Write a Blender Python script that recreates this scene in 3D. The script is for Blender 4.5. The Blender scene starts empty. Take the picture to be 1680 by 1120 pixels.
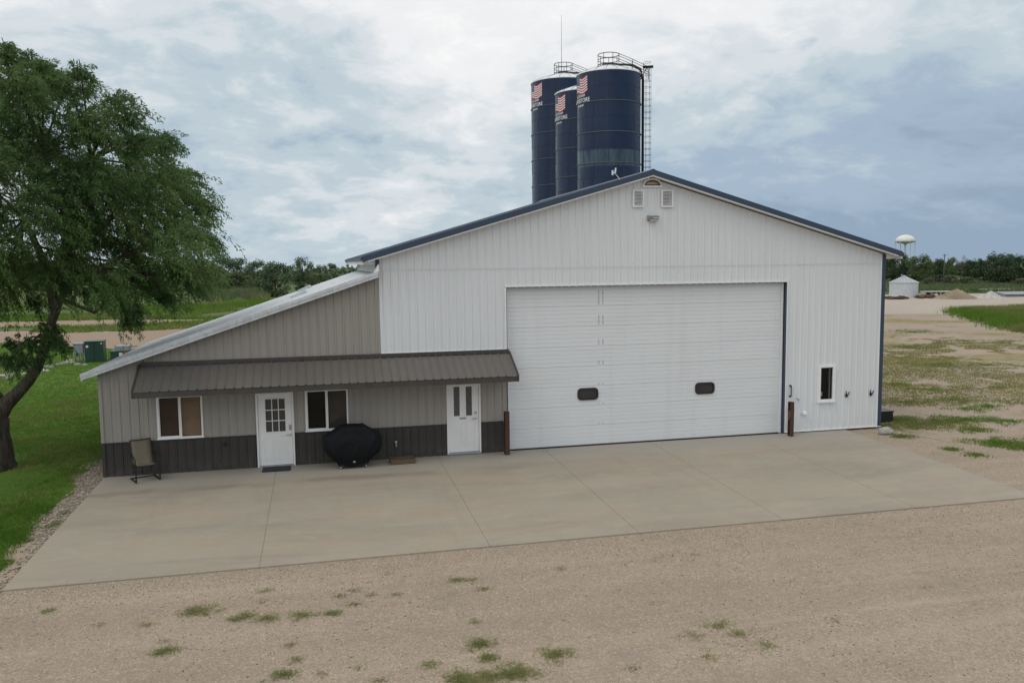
import bpy, math, random
import numpy as np
from mathutils import Vector, Matrix
random.seed(7)
rng = np.random.default_rng(11)
R = math.radians
scene = bpy.context.scene
col = scene.collection

# ------------------------------------------------------------------ camera
CAM = np.array([5.690, -23.842, 5.633])
FPX = 1366.4
PITCH, ROLL, YAW = R(-5.48), R(-0.663), R(13.16)
_f = np.array([math.sin(YAW) * math.cos(PITCH), math.cos(YAW) * math.cos(PITCH), math.sin(PITCH)])
_r0 = np.array([math.cos(YAW), -math.sin(YAW), 0.0])
_u0 = np.cross(_r0, _f)
_r = math.cos(ROLL) * _r0 + math.sin(ROLL) * _u0
_u = -math.sin(ROLL) * _r0 + math.cos(ROLL) * _u0
cam_data = bpy.data.cameras.new("camera")
cam_data.sensor_width = 36.0
cam_data.lens = FPX / 1680 * 36.0
cam_data.clip_start = 0.1
cam_data.clip_end = 8000
cam = bpy.data.objects.new("camera", cam_data)
col.objects.link(cam)
cam.matrix_world = Matrix(((_r[0], _u[0], -_f[0], CAM[0]), (_r[1], _u[1], -_f[1], CAM[1]), (_r[2], _u[2], -_f[2], CAM[2]), (0, 0, 0, 1)))
scene.camera = cam

# ------------------------------------------------------------------ world: cloudy daylight
SUN_EL, SUN_AZ = R(55), R(-112)      # azimuth from +Y towards +X
world = bpy.data.worlds.new("World")
scene.world = world
world.use_nodes = True
wn, wl = world.node_tree.nodes, world.node_tree.links
wn.clear()
w_out = wn.new("ShaderNodeOutputWorld")
sky = wn.new("ShaderNodeTexSky")
sky.sky_type = 'NISHITA'
sky.sun_disc = False
sky.sun_elevation = SUN_EL
sky.sun_rotation = SUN_AZ
bg_sky = wn.new("ShaderNodeBackground"); bg_sky.inputs[1].default_value = 0.10
wl.new(sky.outputs[0], bg_sky.inputs[0])
tc = wn.new("ShaderNodeTexCoord")
sep = wn.new("ShaderNodeSeparateXYZ"); wl.new(tc.outputs['Generated'], sep.inputs[0])

def wmath(op, a, b=None, clamp=False):
    n = wn.new("ShaderNodeMath"); n.operation = op; n.use_clamp = clamp
    for i, v in enumerate((a, b)):
        if v is None: continue
        if isinstance(v, (int, float)): n.inputs[i].default_value = v
        else: wl.new(v, n.inputs[i])
    return n.outputs[0]

def wnoise(vec, scale, detail, rough, dist=0.0):
    n = wn.new("ShaderNodeTexNoise"); n.inputs['Scale'].default_value = scale
    n.inputs['Detail'].default_value = detail; n.inputs['Roughness'].default_value = rough
    n.inputs['Distortion'].default_value = dist
    wl.new(vec, n.inputs['Vector']); return n.outputs[0]

def wramp(fac, stops):
    n = wn.new("ShaderNodeValToRGB"); wl.new(fac, n.inputs[0])
    e = n.color_ramp.elements
    while len(e) < len(stops): e.new(0.5)
    for el, (p, c) in zip(e, stops):
        el.position = p; el.color = (*c, 1)
    n.color_ramp.interpolation = 'EASE'
    return n.outputs[0]

zc = wmath('MAXIMUM', sep.outputs[2], 0.0)
den = wmath('ADD', zc, 0.30)
cu = wmath('DIVIDE', sep.outputs[0], den)
cv = wmath('DIVIDE', sep.outputs[1], den)
comb = wn.new("ShaderNodeCombineXYZ")
wl.new(cu, comb.inputs[0]); wl.new(cv, comb.inputs[1]); comb.inputs[2].default_value = 3.3
cl_big = wnoise(comb.outputs[0], 1.15, 8, 0.56, 0.5)
cl_det = wnoise(comb.outputs[0], 6.0, 9, 0.62, 0.3)
# azimuth: bright broken cloud on the west side, blue-grey rain cloud to the east, low down
east = wmath('ADD', wmath('MULTIPLY', sep.outputs[0], 0.94), wmath('MULTIPLY', sep.outputs[1], -0.28))
east_s = wmath('MULTIPLY', wmath('ADD', east, 0.10), 2.2, True)          # 0 west .. 1 east
low = wmath('SUBTRACT', 1.0, wmath('MULTIPLY', zc, 3.0), True)            # 1 at the horizon
m = wmath('ADD', wmath('MULTIPLY', cl_big, 0.66), wmath('MULTIPLY', cl_det, 0.34))
amp = wmath('SUBTRACT', 2.25, wmath('MULTIPLY', east_s, 0.7))
m = wmath('ADD', wmath('MULTIPLY', wmath('SUBTRACT', m, 0.5), amp), 0.81)
m = wmath('SUBTRACT', m, wmath('MULTIPLY', low, 0.37))
m = wmath('SUBTRACT', m, wmath('MULTIPLY', wmath('MULTIPLY', east_s, low), 0.62))
zen = wmath('MULTIPLY', wmath('SUBTRACT', zc, 0.30), 2.2, True)                 # sky above the view brightened, to light ground more than walls
m = wmath('ADD', m, wmath('MULTIPLY', zen, 0.12))
cloud_col = wramp(m, [(0.00, (0.30, 0.395, 0.515)), (0.24, (0.38, 0.485, 0.605)), (0.44, (0.52, 0.615, 0.675)), (0.60, (0.68, 0.735, 0.775)), (0.80, (0.86, 0.87, 0.89)), (1.0, (0.99, 0.98, .97))])
bg_cloud = wn.new("ShaderNodeBackground"); bg_cloud.inputs[1].default_value = 1.0
wl.new(cloud_col, bg_cloud.inputs[0])
gap = wnoise(comb.outputs[0], 2.6, 6, 0.55, 0.6)
gap_f = wn.new("ShaderNodeMapRange"); gap_f.inputs[1].default_value = 0.67; gap_f.inputs[2].default_value = 0.75
gap_f.inputs[3].default_value = 1.0; gap_f.inputs[4].default_value = 0.35
wl.new(gap, gap_f.inputs[0])
mixw = wn.new("ShaderNodeMixShader")
wl.new(gap_f.outputs[0], mixw.inputs[0]); wl.new(bg_sky.outputs[0], mixw.inputs[1]); wl.new(bg_cloud.outputs[0], mixw.inputs[2])
wl.new(mixw.outputs[0], w_out.inputs[0])

sun_data = bpy.data.lights.new("sun", 'SUN')
sun_data.energy = 0.7
sun_data.angle = R(24)
sun_data.color = (1.0, 0.95, 0.88)
sun = bpy.data.objects.new("sun", sun_data)
col.objects.link(sun)
sd = Vector((math.sin(SUN_AZ) * math.cos(SUN_EL), math.cos(SUN_AZ) * math.cos(SUN_EL), math.sin(SUN_EL)))
sun.rotation_euler = sd.to_track_quat('Z', 'Y').to_euler()

scene.view_settings.view_transform = 'Standard'
scene.view_settings.look = 'None'
scene.view_settings.exposure = 0.0
scene.view_settings.gamma = 1.0
scene.render.engine = 'CYCLES'
scene.cycles.max_bounces = 8
scene.cycles.transparent_max_bounces = 12

# ------------------------------------------------------------------ pixel -> world helpers
def ray(px, py): return _f + _r * (px - 840) / FPX - _u * (py - 560) / FPX
def at_z(px, py, z=0.0):
    v = ray(px, py); return CAM + v * ((z - CAM[2]) / v[2])
def at_depth(px, py, d): return CAM + ray(px, py) * d
def at_y(px, py, y):
    v = ray(px, py); return CAM + v * ((y - CAM[1]) / v[1])

# ------------------------------------------------------------------ materials
def node_mat(name):
    m = bpy.data.materials.new(name); m.use_nodes = True
    nt = m.node_tree; nt.nodes.clear()
    out = nt.nodes.new("ShaderNodeOutputMaterial")
    return m, nt, out

class NT:
    def __init__(s, name):
        s.m, s.nt, s.out = node_mat(name)
        s.tc = s.nt.nodes.new("ShaderNodeTexCoord")
    def new(s, t): return s.nt.nodes.new(t)
    def link(s, a, b): s.nt.links.new(a, b)
    def put(s, sock, v):
        if isinstance(v, (int, float)): sock.default_value = v
        elif isinstance(v, tuple): sock.default_value = (*v, 1) if len(v) == 3 and sock.type == 'RGBA' else v
        else: s.link(v, sock)
    def math(s, op, a, b=None, clamp=False):
        n = s.new("ShaderNodeMath"); n.operation = op; n.use_clamp = clamp
        s.put(n.inputs[0], a)
        if b is not None: s.put(n.inputs[1], b)
        return n.outputs[0]
    def coord(s, scale=(1, 1, 1), kind='Object'):
        n = s.new("ShaderNodeMapping"); s.link(s.tc.outputs[kind], n.inputs[0]); n.inputs['Scale'].default_value = scale
        return n.outputs[0]
    def noise(s, scale, detail=4, rough=0.55, stretch=(1, 1, 1), dist=0.0):
        n = s.new("ShaderNodeTexNoise"); s.link(s.coord(stretch), n.inputs['Vector'])
        n.inputs['Scale'].default_value = scale; n.inputs['Detail'].default_value = detail
        n.inputs['Roughness'].default_value = rough; n.inputs['Distortion'].default_value = dist
        return n.outputs[0]
    def voronoi(s, scale, out='Color', stretch=(1, 1, 1)):
        n = s.new("ShaderNodeTexVoronoi"); s.link(s.coord(stretch), n.inputs['Vector']); n.inputs['Scale'].default_value = scale
        return n.outputs[out]
    def rng(s, v, a, b, c=0.0, d=1.0):
        n = s.new("ShaderNodeMapRange"); s.put(n.inputs[0], v)
        for i, x in enumerate((a, b, c, d)): n.inputs[i + 1].default_value = x
        return n.outputs[0]
    def mix(s, fac, a, b, blend='MIX'):
        n = s.new("ShaderNodeMix"); n.data_type = 'RGBA'; n.blend_type = blend
        s.put(n.inputs[0], fac); s.put(n.inputs[6], a); s.put(n.inputs[7], b)
        return n.outputs[2]
    def bump(s, h, strength=0.3, dist=0.02, normal=None):
        n = s.new("ShaderNodeBump"); n.inputs['Strength'].default_value = strength; n.inputs['Distance'].default_value = dist
        s.link(h, n.inputs['Height'])
        if normal is not None: s.link(normal, n.inputs['Normal'])
        return n.outputs[0]
    def principled(s, base, rough=0.6, metal=0.0, normal=None, spec=0.5):
        p = s.new("ShaderNodeBsdfPrincipled")
        s.put(p.inputs['Base Color'], base); s.put(p.inputs['Roughness'], rough); p.inputs['Metallic'].default_value = metal
        p.inputs['Specular IOR Level'].default_value = spec
        if normal is not None: s.link(normal, p.inputs['Normal'])
        s.link(p.outputs[0], s.out.inputs[0]); return p

def plain(name, c, rough=0.6, metal=0.0, var=0.12, scale=6.0, bump=0.0, stretch=(1, 1, 1), spec=0.5):
    t = NT(name)
    a = tuple(x * (1 - var) for x in c); b = tuple(min(1, x * (1 + var)) for x in c)
    nz = t.noise(scale, 6, 0.6, stretch)
    base = t.mix(t.rng(nz, 0.3, 0.7), a, b)
    nrm = t.bump(t.noise(scale * 6, 4), bump, 0.01) if bump else None
    t.principled(base, rough, metal, nrm, spec)
    return t.m

def painted_steel(name, c, dirt, rough=0.42, amount=0.35, splash=True):
    """painted sheet: rain streaks run down the ribs, mud splash near the slab, faint sheet to sheet change"""
    t = NT(name)
    streak = t.rng(t.noise(1.0, 6, 0.65, (9, 9, 0.22)), 0.48, 0.78, 0, amount)
    patch = t.rng(t.noise(0.35, 4, 0.5), 0.35, 0.7)
    base = t.mix(t.math('MULTIPLY', patch, 0.35), c, tuple(x * 0.90 for x in c))
    sheet = t.voronoi(1.0, 'Color', (1.09, 0, 0))
    sepc = t.new("ShaderNodeSeparateColor"); t.link(sheet, sepc.inputs[0])
    base = t.mix(t.math('MULTIPLY', sepc.outputs[0], 0.25), base, tuple(x * 0.93 for x in c))
    base = t.mix(streak, base, dirt)
    if splash:
        s = t.new("ShaderNodeSeparateXYZ"); t.link(t.tc.outputs['Object'], s.inputs[0])
        low = t.math('MULTIPLY', t.rng(s.outputs[2], 0.55, 0.0), t.rng(t.noise(5, 6, 0.7), 0.35, 0.75), True)
        base = t.mix(t.math('MULTIPLY', low, 0.45), base, tuple(x * y for x, y in zip((0.55, 0.48, 0.40), (c[0] + .25, c[1] + .25, c[2] + .25))))
    nrm = t.bump(t.noise(0.9, 2), 0.10, 0.03)
    t.principled(base, t.rng(t.noise(3, 3), 0.3, 0.7, rough - 0.06, rough + 0.08), 0.0, nrm)
    return t.m

M = {}
M['white'] = painted_steel('white_siding', (0.725, 0.757, 0.782), (0.46, 0.45, 0.41), amount=.2)
M['taupe'] = painted_steel('taupe_siding', (0.335, 0.315, 0.285), (0.16, 0.145, 0.12), 0.5)
M['char'] = painted_steel('charcoal_siding', (0.036, 0.034, 0.032), (0.09, 0.08, 0.065), 0.5, 0.2)
M['canopy'] = painted_steel('bronze_roofing', (0.122, 0.113, 0.102), (0.16, 0.15, 0.13), 0.45, 0.3, False)
M['fascia'] = plain('bronze_trim', (0.055, 0.050, 0.046), 0.5, var=0.15, scale=3)
M['soffit_dark'] = plain('bronze_soffit', (0.05, 0.045, 0.04), 0.7)
M['navy'] = painted_steel('navy_trim', (0.032, 0.058, 0.098), (0.06, 0.075, 0.10), 0.42, 0.25, False)
M['trim_white'] = plain('white_trim', (0.80, 0.81, 0.81), 0.45, var=0.05, scale=2)
M['soffit_white'] = plain('white_soffit', (0.64, 0.65, 0.65), 0.6, var=0.06, scale=2)
def galv(name, c, rough, metal):
    t = NT(name)
    sp = t.voronoi(9.0, 'Color'); sc_ = t.new("ShaderNodeSeparateColor"); t.link(sp, sc_.inputs[0])
    base = t.mix(sc_.outputs[0], tuple(x * .86 for x in c), tuple(min(1, x * 1.08) for x in c))
    base = t.mix(t.rng(t.noise(0.6, 5, .6), .45, .8, 0, .3), base, tuple(x * .8 for x in c))
    t.principled(base, t.rng(t.noise(2, 3), .3, .7, rough - .08, rough + .1), metal, t.bump(t.noise(1.2, 2), .15, .03))
    return t.m
M['galv'] = galv('galvanised_steel', (0.60, 0.645, 0.68), 0.52, 0.12)
M['galv_dull'] = galv('dull_galvanised', (0.40, 0.43, 0.45), 0.5, 0.4)
def door_paint():
    t = NT('white_door_panels')
    base = t.mix(t.rng(t.noise(1.2, 5, .6, (0.25, 1, 3)), .45, .8, 0, .5), (0.735, 0.765, 0.788), (0.655, 0.677, 0.688))
    base = t.mix(t.rng(t.noise(1, 4, .6, (2.2, 2.2, .12)), .55, .8, 0, .22), base, (0.50, 0.48, 0.43))
    t.principled(base, 0.42, 0, t.bump(t.noise(0.8, 2), .12, .03)); return t.m
M['oh_door'] = door_paint()
M['stain'] = plain('grey_weathered_strip', (0.47, 0.48, 0.48), 0.55, var=0.25, scale=7)
M['black_rubber'] = plain('black_rubber', (0.018, 0.018, 0.018), 0.55)
M['black_metal'] = plain('black_metal', (0.018, 0.017, 0.016), 0.4, 0.2)
M['brown_steel'] = plain('rusty_brown_steel', (0.075, 0.038, 0.026), 0.75, 0.1, 0.45, 14, 0.3)
M['chrome'] = plain('brushed_nickel', (0.45, 0.43, 0.39), 0.35, 0.9)
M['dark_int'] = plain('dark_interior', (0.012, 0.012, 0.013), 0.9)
M['blind_brown'] = plain('brown_blind', (0.72, 0.51, 0.35), 0.6, var=0.12, scale=3)
M['blind_dark'] = plain('dark_blind', (0.20, 0.175, 0.15), 0.6)
M['sling'] = plain('tan_sling_fabric', (0.17, 0.145, 0.105), 0.8, var=0.12, scale=40, bump=0.2)
M['cover'] = None
M['wood'] = plain('weathered_wood', (0.11, 0.075, 0.045), 0.8, var=0.4, scale=9, bump=.3, stretch=(1, 6, 6))
M['lamp_grey'] = plain('grey_lamp_housing', (0.30, 0.29, 0.27), 0.5, 0.2)
M['lens'] = plain('frosted_lens', (0.62, 0.62, 0.60), 0.25)
M['green_box'] = plain('dark_green_enamel', (0.014, 0.052, 0.040), 0.4, var=0.2, scale=4)
M['grey_box'] = plain('grey_enamel', (0.24, 0.28, 0.31), 0.5, var=0.1)
M['red_label'] = plain('red_label', (0.42, 0.05, 0.03), 0.5)
M['sticker'] = plain('white_sticker', (0.7, 0.7, 0.68), 0.5)
M['amber'] = plain('amber_glass', (0.16, 0.10, 0.035), 0.2)
M['mauve'] = plain('mauve_glass', (0.42, 0.34, 0.36), 0.2)
M['rock'] = plain('pale_field_stone', (0.34, 0.33, 0.305), 0.85, var=0.4, scale=9, bump=.5)
M['concrete_old'] = plain('old_concrete', (0.42, 0.41, 0.38), 0.9, var=0.25, scale=1.5, bump=.2)
M['rust'] = plain('rust_scrap', (0.10, 0.055, 0.035), 0.85, var=.5, scale=3)
M['tower_white'] = plain('tower_white_paint', (0.70, 0.71, 0.67), 0.5, var=.05, scale=.3)
M['tower_grey'] = plain('tower_grey_paint', (0.55, 0.56, 0.56), 0.6)  # even grey coat for the tower's balcony and cap
M['roof_far'] = plain('far_grey_roof', (0.24, 0.27, 0.31), 0.5, var=.1)
M['dirt_heap'] = plain('dirt_heap', (0.23, 0.185, 0.125), 0.95, var=.35, scale=.6, bump=.4)
M['joint'] = plain('joint_sand', (0.24, 0.217, 0.175), 0.95, var=.3)
M['pole_wood'] = plain('grey_pole_wood', (0.13, 0.12, 0.11), .85)

def cover_mat():
    t = NT('black_grill_cover')
    h = t.noise(3.2, 5, .55, (1, 1, .55), 1.2)
    t.principled((0.006, 0.0075, 0.009), 0.72, 0, t.bump(h, 1.0, .09), .22); return t.m
M['cover'] = cover_mat()

def glass(name, tint=0.75):
    t = NT(name)
    tr = t.new("ShaderNodeBsdfTransparent"); tr.inputs[0].default_value = (tint, tint * .99, tint * .97, 1)
    gl = t.new("ShaderNodeBsdfGlossy"); gl.inputs['Roughness'].default_value = 0.03; gl.inputs[0].default_value = (.85, .88, .9, 1)
    fr = t.new("ShaderNodeFresnel"); fr.inputs[0].default_value = 1.5
    mx = t.new("ShaderNodeMixShader"); t.link(t.math('MULTIPLY', fr.outputs[0], .7), mx.inputs[0])
    t.link(tr.outputs[0], mx.inputs[1]); t.link(gl.outputs[0], mx.inputs[2]); t.link(mx.outputs[0], t.out.inputs[0]); return t.m
M['glass'] = glass('window_glass'); M['glass_screen'] = glass('screened_glass', 0.38)

def silo_mat(name, stain_lo=None, stain_hi=None):
    t = NT(name)
    base = t.mix(t.rng(t.noise(0.5, 5, .6), .35, .7), (0.005, 0.019, 0.060), (0.009, 0.027, 0.072))
    streak = t.rng(t.noise(1.0, 5, .65, (1.6, 1.6, .06)), .5, .75, 0, .42)
    base = t.mix(streak, base, (0.045, 0.055, 0.075))
    s = t.new("ShaderNodeSeparateXYZ"); t.link(t.tc.outputs['Object'], s.inputs[0])
    if stain_lo is not None:
        band = t.math('MULTIPLY', t.rng(s.outputs[2], stain_lo - .1, stain_lo + .1), t.rng(s.outputs[2], stain_hi + .06, stain_hi - .06))
        band = t.math('MULTIPLY', band, t.rng(t.noise(1.5, 5, .65, (1.0, 1.0, .16)), .36, .62, .08, .95))
        base = t.mix(band, base, (0.062, 0.105, 0.135))
        rust = t.math('MULTIPLY', t.rng(s.outputs[2], stain_lo + .2, stain_lo - 2.2), t.rng(t.noise(1.5, 4, .6, (1.6, 1.6, .12)), .58, .74, 0, .5), True)
        rust = t.math('MULTIPLY', rust, t.rng(s.outputs[2], stain_lo + .3, stain_lo))
        base = t.mix(rust, base, (0.16, 0.115, 0.09))
    t.principled(base, t.rng(t.noise(1.2, 3), .3, .7, .16, .32), 0, t.bump(t.noise(.8, 3, .5), .12, .05), .33)
    return t.m

# ground surfaces -----------------------------------------------------------
def gravel_mat(name, a, b, c, green=None, gscale=0.12, glo=.5, ghi=.62, field=False):
    t = NT(name)
    big = t.rng(t.noise(0.22, 7, .66, (1, 1.6, 1), .6), .38, .62)
    mid = t.rng(t.noise(1.3, 7, .68, (1, .8, 1), .4), .36, .66)
    base = t.mix(big, a, b)
    base = t.mix(t.math('MULTIPLY', mid, .45), base, c)
    st1 = t.voronoi(38, 'Color'); q = t.new("ShaderNodeSeparateColor"); t.link(st1, q.inputs[0])
    base = t.mix(t.rng(q.outputs[0], .5, 1, 0, .62), base, tuple(x * .55 for x in a))
    base = t.mix(t.rng(q.outputs[1], .68, 1, 0, .62), base, tuple(min(1, x * 1.55) for x in a))
    st2 = t.voronoi(95, 'Color'); q2 = t.new("ShaderNodeSeparateColor"); t.link(st2, q2.inputs[0])
    base = t.mix(t.rng(q2.outputs[0], .5, 1, 0, .75), base, tuple(x * .6 for x in c))
    fine = t.noise(9, 8, .75)
    base = t.mix(t.rng(fine, .45, .7, 0, .35), base, tuple(x * .62 for x in b))
    if green is not None:
        g = t.rng(t.noise(gscale, 7, .68, (1, 1.7, 1), .8), glo, ghi)
        g = t.math('MULTIPLY', g, t.rng(t.noise(2.2, 6, .7), .34, .56))
        gc = t.mix(t.rng(t.noise(.5, 5, .6), .4, .6), green, tuple(x * y for x, y in zip(green, (1.5, 1.15, 1.0))))
        base = t.mix(g, base, gc)
    if field:      # wheel paths sweep across the yard; packed grey-green damp spots
        n = t.new("ShaderNodeMapping"); t.link(t.tc.outputs['Object'], n.inputs[0]); n.inputs['Rotation'].default_value = (0, 0, R(24)); n.inputs['Scale'].default_value = (.09, 1.25, 1)
        z_ = t.new("ShaderNodeTexNoise"); t.link(n.outputs[0], z_.inputs['Vector']); z_.inputs['Scale'].default_value = 1.0; z_.inputs['Detail'].default_value = 5; z_.inputs['Roughness'].default_value = .6; z_.inputs['Distortion'].default_value = .5
        base = t.mix(t.rng(z_.outputs[0], .50, .68, 0, .30), base, (0.265, 0.222, 0.172))
        base = t.mix(t.rng(z_.outputs[0], .46, .30, 0, .35), base, (0.47, 0.395, 0.315))
        damp = t.math('MULTIPLY', t.rng(t.noise(.45, 6, .65, (1, 1.4, 1), 1.0), .58, .70, 0, .5), t.rng(t.noise(3, 5, .7), .35, .6))
        base = t.mix(damp, base, (0.215, 0.200, 0.165))
    if field:      # beyond the yard the land is hay field and pasture
        s = t.new("ShaderNodeSeparateXYZ"); t.link(t.tc.outputs['Object'], s.inputs[0])
        far_f = t.rng(t.math('ADD', s.outputs[1], t.math('MULTIPLY', t.noise(.03, 4), 40)), 95, 105)
        fc = t.mix(t.rng(t.noise(.012, 5, .6, (1, 3, 1)), .42, .6), (0.050, 0.078, 0.036), (0.085, 0.100, 0.048))
        base = t.mix(far_f, base, fc)
    hgt = t.math('ADD', t.math('MULTIPLY', t.voronoi(38, 'Distance'), .6), t.math('ADD', t.noise(1.5, 6, .6), t.noise(30, 4, .7)))
    t.principled(base, .93, 0, t.bump(hgt, .55, .03), .2)
    return t.m
M['ground'] = gravel_mat('gravel_and_dirt', (0.390, 0.312, 0.234), (0.318, 0.260, 0.198), (0.448, 0.372, 0.290), field=True)
M['east_yard'] = gravel_mat('weedy_dirt', (0.40, 0.32, 0.25), (0.345, 0.28, 0.215), (0.44, 0.37, 0.30), (0.175, 0.180, 0.070), .085, .49, .58)
M['pale_yard'] = gravel_mat('pale_gravel', (0.47, 0.42, 0.36), (0.42, 0.37, 0.31), (0.52, 0.47, 0.41), (0.15, 0.15, 0.06), .1, .62, .7)
M['track'] = gravel_mat('bare_dirt_track', (0.35, 0.262, 0.190), (0.31, 0.235, 0.17), (0.40, 0.31, 0.235), (0.10, 0.11, 0.04), .1, .60, .7)

def grass_mat(name, a, b, c, scale=.35, soil=None):
    t = NT(name)
    base = t.mix(t.rng(t.noise(scale, 6, .62), .38, .64), a, b)
    base = t.mix(t.rng(t.noise(scale * 5, 6, .7, (1, 2, 1)), .42, .68, 0, .6), base, c)
    if soil is not None:
        base = t.mix(t.rng(t.noise(scale * 1.7, 6, .7), .61, .70, 0, .8), base, soil)
    base = t.mix(t.rng(t.noise(14, 5, .8), .5, .75, 0, .5), base, tuple(x * .45 for x in a))
    t.principled(base, .9, 0, t.bump(t.noise(16, 5, .75), .8, .06), .15)
    return t.m
M['lawn'] = grass_mat('lawn_turf', (0.062, 0.140, 0.016), (0.095, 0.175, 0.022), (0.130, 0.180, 0.034), .3)
M['meadow'] = grass_mat('meadow_turf', (0.070, 0.130, 0.040), (0.135, 0.155, 0.060), (0.095, 0.145, 0.045), .05, (0.20, 0.165, 0.105))
M['tallgrass'] = grass_mat('tall_grass_turf', (0.085, 0.135, 0.035), (0.16, 0.17, 0.06), (0.11, 0.15, 0.04), .12)

def concrete_mat():
    t = NT('tan_concrete')
    base = t.mix(t.rng(t.noise(.28, 6, .6), .35, .68), (0.348, 0.315, 0.248), (0.292, 0.270, 0.217))
    base = t.mix(t.rng(t.noise(.8, 6, .62, (.5, 1.6, 1), .8), .42, .62, 0, .8), base, (0.352, 0.292, 0.222))
    base = t.mix(t.rng(t.noise(.55, 7, .68, (.35, 1.5, 1), .5), .48, .68, 0, .6), base, (0.245, 0.220, 0.180))
    base = t.mix(t.rng(t.noise(1.7, 7, .72, (.6, 1.3, 1), .9), .50, .66, 0, .3), base, (0.40, 0.365, 0.305))
    base = t.mix(t.rng(t.noise(.9, 6, .7, (1.6, .25, 1), .7), .56, .70, 0, .22), base, (0.225, 0.205, 0.170))
    base = t.mix(t.rng(t.noise(4, 7, .75), .55, .8, 0, .4), base, (0.42, 0.395, 0.345))
    s = t.new("ShaderNodeSeparateXYZ"); t.link(t.tc.outputs['Object'], s.inputs[0])
    # the strip nearest the wall is mixed greyer; a drip stain runs parallel to the wall
    near_wall = t.math('MULTIPLY', t.rng(t.math('ADD', s.outputs[1], t.math('MULTIPLY', t.noise(.7, 4), .5)), -1.35, -.75), .55, True)
    base = t.mix(near_wall, base, (0.335, 0.325, 0.295))
    d = t.math('ABSOLUTE', t.math('ADD', t.math('ADD', s.outputs[1], 1.75), t.math('MULTIPLY', t.math('SUBTRACT', t.noise(.6, 4), .5), .9)))
    drip = t.math('MULTIPLY', t.rng(d, .34, .02, 0, .6), t.rng(t.noise(.5, 3, .5, (1, .3, 1)), .36, .6))
    drip = t.math('MULTIPLY', drip, t.rng(s.outputs[0], 12.5, 10.0))
    base = t.mix(drip, base, (0.185, 0.160, 0.135))
    fine = t.noise(45, 4, .8)
    base = t.mix(t.rng(fine, .5, .8, 0, .3), base, (0.22, 0.20, 0.17))
    t.principled(base, .8, 0, t.bump(t.math('ADD', fine, t.noise(2, 3)), .12, .01), .3)
    return t.m
M['concrete'] = concrete_mat()

def leaf_mat(name, a, b, c, trans=.28, scale=.8):
    t = NT(name)
    base = t.mix(t.rng(t.noise(scale, 4, .6), .38, .64), a, b)
    base = t.mix(t.rng(t.noise(scale * 14, 3, .7), .45, .75, 0, .65), base, c)
    p = t.new("ShaderNodeBsdfPrincipled"); t.put(p.inputs['Base Color'], base); p.inputs['Roughness'].default_value = .55
    p.inputs['Specular IOR Level'].default_value = .3
    tl = t.new("ShaderNodeBsdfTranslucent"); t.link(base, tl.inputs[0])
    mx = t.new("ShaderNodeMixShader"); mx.inputs[0].default_value = trans
    t.link(p.outputs[0], mx.inputs[1]); t.link(tl.outputs[0], mx.inputs[2]); t.link(mx.outputs[0], t.out.inputs[0])
    return t.m
M['elm_leaf'] = leaf_mat('elm_leaves', (0.050, 0.122, 0.036), (0.108, 0.185, 0.048), (0.155, 0.225, 0.068), .42, .5)
M['deep_leaf'] = leaf_mat('deep_far_leaves', (0.044, 0.082, 0.038), (0.066, 0.108, 0.042), (0.090, 0.130, 0.055), .2, .25)
M['dark_leaf'] = leaf_mat('dark_far_leaves', (0.090, 0.145, 0.078), (0.130, 0.185, 0.084), (0.165, 0.21, 0.105), .2, .25)
M['mid_leaf'] = leaf_mat('mid_far_leaves', (0.095, 0.152, 0.058), (0.125, 0.170, 0.065), (0.16, 0.20, 0.085), .2, .25)
M['pale_leaf'] = leaf_mat('pale_far_leaves', (0.11, 0.135, 0.068), (0.14, 0.16, 0.085), (0.17, 0.18, 0.10), .2, .3)
M['dead_twig'] = plain('dead_twigs', (0.16, 0.125, 0.10), .9)
M['grass_blade'] = leaf_mat('grass_blades', (0.078, 0.190, 0.016), (0.125, 0.230, 0.026), (0.180, 0.240, 0.045), .42, .5)
M['dry_blade'] = leaf_mat('olive_grass_blades', (0.18, 0.205, 0.060), (0.27, 0.26, 0.095), (0.34, 0.30, 0.13), .4, .25)
M['weed_blade'] = leaf_mat('weed_blades', (0.19, 0.25, 0.075), (0.29, 0.30, 0.12), (0.36, 0.33, 0.17), .45, 1.2)
def bark_mat():
    t = NT('grey_bark')
    h = t.noise(7, 6, .7, (1.6, 1.6, .28), .6)
    base = t.mix(t.rng(h, .35, .66), (0.045, 0.037, 0.030), (0.135, 0.118, 0.098))
    t.principled(base, .95, 0, t.bump(h, 1.0, .08), .15); return t.m
M['bark'] = bark_mat()
M['cut_wood'] = plain('cut_wood', (0.22, 0.17, 0.12), .9, var=.3, scale=8)
M['pebble'] = plain('pebbles', (0.39, 0.33, 0.27), .9, var=.55, scale=17)
M['crushed'] = plain('crushed_rock', (0.31, 0.27, 0.22), .9, var=.55, scale=11)

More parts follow.
